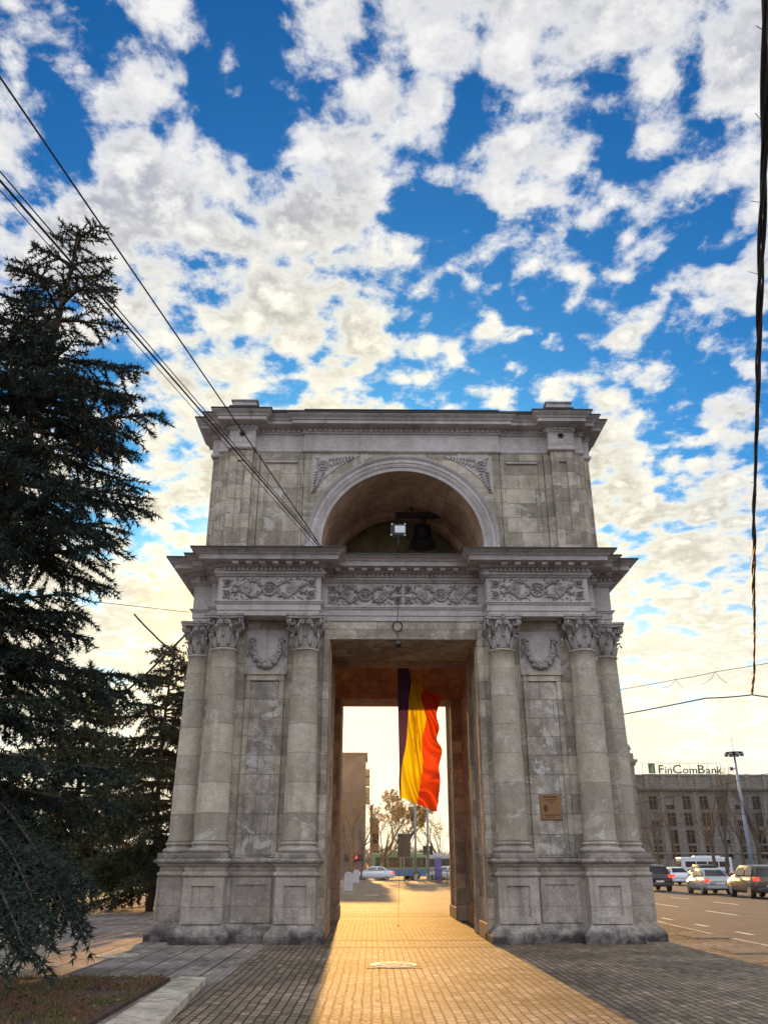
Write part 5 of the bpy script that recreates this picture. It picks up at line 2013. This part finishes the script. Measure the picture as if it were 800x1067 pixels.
def loft(secs, mb=None, caps=True):
    mb = mb or MB()
    n = len(secs[0])
    vs = [p for s_ in secs for p in s_]
    fs = [(i * n + j, i * n + (j + 1) % n, (i + 1) * n + (j + 1) % n, (i + 1) * n + j) for i in range(len(secs) - 1) for j in range(n)]
    mb.add(vs, fs, True)
    if caps:
        mb.add(secs[0], [tuple(range(n))])
        mb.add(secs[-1], [tuple(range(n - 1, -1, -1))])
    return mb


def car(label, loc, rz, kind, paint, group='cars driving and waiting on the road'):
    t = thing('car', label, 'car', loc, rz, group)
    if kind == 'sedan':
        # y, bottom, shoulder, half width low, half width top
        st = [(-2.2, .40, .72, .70, .64), (-2.12, .30, .90, .80, .74), (-1.7, .24, .98, .86, .78), (-.9, .22, .96, .87, .79), (0.3, .22, .94, .87, .79), (1.1, .22, .92, .86, .77), (1.8, .25, .80, .83, .72), (2.12, .30, .68, .76, .64), (2.22, .40, .58, .66, .58)]
        gh = [(-1.62, .97, .62, .97), (-.95, 1.37, .55, .97), (-.35, 1.43, .57, .96), (.35, 1.41, .56, .95), (1.15, .93, .62, .93)]
    else:
        st = [(-2.15, .45, .80, .74, .70), (-2.08, .34, 1.02, .84, .78), (-1.6, .28, 1.08, .90, .82), (-.8, .26, 1.06, .91, .83), (.3, .26, 1.04, .91, .83), (1.15, .26, 1.02, .90, .82), (1.8, .30, .92, .88, .78), (2.1, .36, .80, .80, .68), (2.2, .46, .66, .70, .62)]
        gh = [(-2.02, 1.06, .66, 1.06), (-1.72, 1.52, .60, 1.06), (-.9, 1.62, .62, 1.06), (.3, 1.60, .61, 1.04), (1.25, 1.02, .68, 1.02)]
    secs = []
    for (y, zb, zs, wl, wt) in st:
        secs.append([(-wl * .9, y, zb), (-wl, y, zb + .18), (-wl, y, zs - .22), (-wt, y, zs), (-wt * .5, y, zs + .03), (wt * .5, y, zs + .03), (wt, y, zs), (wl, y, zs - .22), (wl, y, zb + .18), (wl * .9, y, zb)])
    loft(secs).build('body', paint, t)
    # cabin: painted pillars and roof, glass set proud of them
    secs = []
    for (y, zr, wr, zb) in gh:
        wb = .76 if kind == 'sedan' else .81
        secs.append([(-wb, y, zb - .03), (-wr - (wb - wr) * (0 if zr > zb + .2 else 1), y, zr), (-wr * .5, y, zr + .02 * (zr > zb + .2)), (wr * .5, y, zr + .02 * (zr > zb + .2)), (wr + (wb - wr) * (0 if zr > zb + .2 else 1), y, zr), (wb, y, zb - .03)])
    loft(secs).build('cabin', paint, t)

    def quad(p, name='window', inset=.10, out=.012):
        p = [Vector(q_) for q_ in p]
        c = sum(p, Vector()) / 4
        nrm = (p[1] - p[0]).cross(p[3] - p[0]).normalized()
        q_ = [c + (v - c) * (1 - inset) + nrm * out for v in p]
        MB().add(q_, [(0, 1, 2, 3)]).build(name, M['car_glass'], t, recalc=False)
    wb = .76 if kind == 'sedan' else .81
    g = gh
    quad([(-wb, g[0][0], g[0][3]), (wb, g[0][0], g[0][3]), (g[1][2], g[1][0], g[1][1]), (-g[1][2], g[1][0], g[1][1])], 'rear_window', .14, .015)
    quad([(wb, g[4][0], g[4][3]), (-wb, g[4][0], g[4][3]), (-g[3][2], g[3][0], g[3][1]), (g[3][2], g[3][0], g[3][1])], 'windscreen', .12, .015)
    for s in (-1, 1):
        ym = (g[1][0] + g[3][0]) / 2
        for (ya, yb, yc, yd) in ((g[0][0] + .30, ym - .05, ym - .05, g[1][0] + .08), (ym + .05, g[4][0] - .22, g[3][0] - .02, ym + .05)):
            zb_ = g[0][3]
            zr_ = g[2][1] - .10
            zt2 = zr_

            def wx(z):
                return wb + (g[2][2] - wb) * (z - zb_) / (g[2][1] - zb_)
            pts = [(s * (wx(zb_ + .05)), ya, zb_ + .05), (s * (wx(zb_ + .05)), yb, zb_ + .05), (s * wx(zt2), yc, zt2), (s * wx(zt2), yd, zt2)]
            if s > 0:
                pass
            else:
                pts = pts[::-1]
            quad(pts, 'side_window', .05, .03)
    r_ = .31 if kind == 'sedan' else .36
    hwid = (.74 if kind == 'sedan' else .78)
    for y in (-1.35, 1.35):
        for s in (-1, 1):
            wmb = MB().lathe([(r_ * .6, -.11), (r_ * .95, -.11), (r_, -.07), (r_, .07), (r_ * .95, .11), (r_ * .6, .11)], 20)
            wmb.xform(Matrix.Translation((s * hwid, y, r_)) @ Matrix.Rotation(PI / 2, 4, 'Y'))
            wo = wmb.build('wheel', M['tyre'], t)
            rm = MB().lathe([(.002, 0.0), (r_ * .2, .01), (r_ * .25, -.02), (r_ * .55, .0), (r_ * .62, .01)], 16)
            rm.xform(Matrix.Translation((s * (hwid + .115), y, r_)) @ Matrix.Rotation(s * PI / 2, 4, 'Y'))
            rm.build('rim', M['rim'], wo)
    hz_ = .74 if kind == 'sedan' else .92
    for s in (-1, 1):
        yb = st[1][0]
        MB().box(s * .72 - .13, s * .72 + .13, yb - .06, yb + .18, hz_ - .06, hz_ + .12).build('tail_light', M['tail'], t, bevel=.02)
        MB().box(s * (wb + .12) - .1, s * (wb + .12) + .1, .72, .82, g[0][3] + .02, g[0][3] + .16).build('mirror', paint, t, bevel=.02)
    yb = st[0][0]
    MB().box(-.26, .26, yb - .03, yb + .02, .56, .67).build('number_plate', M['plate'], t)
    MB().box(-.78, .78, yb - .06, yb + .12, .34, .50).build('bumper', paint if kind == 'sedan' else M['car_dark'], t, bevel=.03)
    return t


def at_road(px, py):
    return onZ(px, py, RZ)


def cp_(px, py, dy=0, dx=0):
    p_ = at_road(px, py)
    return (p_.x + dx, p_.y + dy, RZ)


car('gold-brown hatchback with red tail lights braking at the picture edge', cp_(789, 935.5, 0, .0), R(-2), 'suv', M['car_gold'])
car('silver saloon with lit tail lights in the middle of the road', cp_(746, 932.0, 1.0), R(-3), 'sedan', M['car_silver'])
car('dark estate car driving just ahead of the silver saloon', cp_(741, 921.5, 2), R(-2), 'suv', M['car_dark'])
car('pale blue-white saloon with red tail lights, farther up the road', cp_(708, 922.5, 1), R(-2), 'sedan', M['car_white'])
car('dark grey hatchback half hidden by the arch pedestal', cp_(684, 928.5, 1), R(-2), 'suv', M['car_black'])
car('white saloon parked on the cross street, seen through the passage', (onY(390, 900, 99).x, 99, RZ - .004), R(88), 'sedan', M['car_white'], 'cars on the cross street')
car('pale car beyond the blue pillar at the right of the passage', (onY(464, 900, 103).x, 103, RZ - .004), R(80), 'sedan', M['car_white'], 'cars on the cross street')
GP = 'cars parked beyond the park'
for i, (px, Y, pt_, lab) in enumerate(((92, 76, 'skyblue', 'light blue car parked beyond the lawn, just past the drooping branch'), (112, 78, 'white', 'white car parked in the middle of the park row'),
                                       (124, 80, 'silver', 'silver car parked among bare trunks by the hedge'), (40, 74, 'blue', 'blue car parked behind the drooping spruce branch'), (134, 79, 'red', 'red car parked next to the hedge'))):
    p_ = onY(px, 900, Y)
    car(lab, (p_.x, Y, 0), R(90 + 4 * i), 'sedan', M['car_' + pt_], GP)


def bus(label, loc, rz, L, Hh, paint, band, cat='bus', group=None):
    t = thing('bus', label, cat, loc, rz, group)
    b = MB().box(-1.22, 1.22, -L / 2, L / 2, .38, Hh)
    b.build('body', paint, t, bevel=.12)
    MB().box(-1.235, 1.235, -L / 2 + .1, L / 2 - .1, .42, 1.15).build('lower_band', band, t, bevel=.02)
    n = max(3, int(L / 1.55))
    for s in (-1, 1):
        for i in range(n):
            y0 = -L / 2 + .35 + i * (L - .7) / n
            MB().box(s * 1.228 - .012, s * 1.228 + .012, y0, y0 + (L - .7) / n - .14, 1.32, Hh - .5).build('side_window', M['car_glass'], t)
    for s in (-1, 1):
        MB().box(-1.02, 1.02, s * (L / 2 + .004) - .012, s * (L / 2 + .004) + .012, 1.2, Hh - .45).build('windscreen' if s > 0 else 'rear_window', M['car_glass'], t)
        for x in (-.95, .95):
            MB().box(x - .12, x + .12, s * (L / 2 + .02) - .02, s * (L / 2 + .02) + .02, .6, .85).build('headlight' if s > 0 else 'tail_light', M['plate'] if s > 0 else M['tail'], t)
    for y in (-L * .28, L * .32):
        for s in (-1, 1):
            wmb = MB().lathe([(.25, -.14), (.44, -.14), (.47, -.1), (.47, .1), (.44, .14), (.25, .14)], 18)
            wmb.xform(Matrix.Translation((s * 1.12, y, .47)) @ Matrix.Rotation(PI / 2, 4, 'Y'))
            wo = wmb.build('wheel', M['tyre'], t)
            MB().lathe([(.002, .02), (.2, .02), (.26, -.02)], 12).xform(Matrix.Translation((s * 1.255, y, .47)) @ Matrix.Rotation(s * PI / 2, 4, 'Y')).build('rim', M['rim'], wo)
    MB().box(-.8, .8, -L * .3, L * .2, Hh + .005, Hh + .16).build('roof_unit', paint, t, bevel=.05)
    return t


bus('green and blue trolleybus crossing behind the flag cord', (onY(411, 900, 104).x + .6, 104, RZ - .004), R(90), 6.6, 2.85, M['car_green'], M['car_blue'], 'bus', 'buses on the cross street')
bus('grey and blue bus standing behind the two poles', (onY(443, 900, 107).x + .3, 107, RZ - .004), R(90), 6.0, 2.75, M['car_silver'], M['car_blue'], 'bus', 'buses on the cross street')
bus('white minibus in front of the bank ground floor', (onY(733, 900, 112).x, 112, RZ), R(86), 6.2, 2.45, M['car_white'], M['car_white'], 'minibus', 'buses before the bank')

# ------------------------------------------------------------------ air
hzm = bpy.data.materials.new('haze')
hzm.use_nodes = True
hn = NT(hzm.node_tree)
hn.n.remove(hn.n['Principled BSDF'])
pv = hn.node('ShaderNodeVolumePrincipled')
pv.inputs['Color'].default_value = (0.9, 0.94, 1.0, 1)
pv.inputs['Density'].default_value = 0.0001
pv.inputs['Anisotropy'].default_value = 0.78
hn.l.new(pv.outputs[0], hn.n['Material Output'].inputs['Volume'])
tag(MB().box(-160, 160, -30, 240, -1.2, 24).build('haze', hzm), kind='stuff')
SC.cycles.volume_bounces = 0
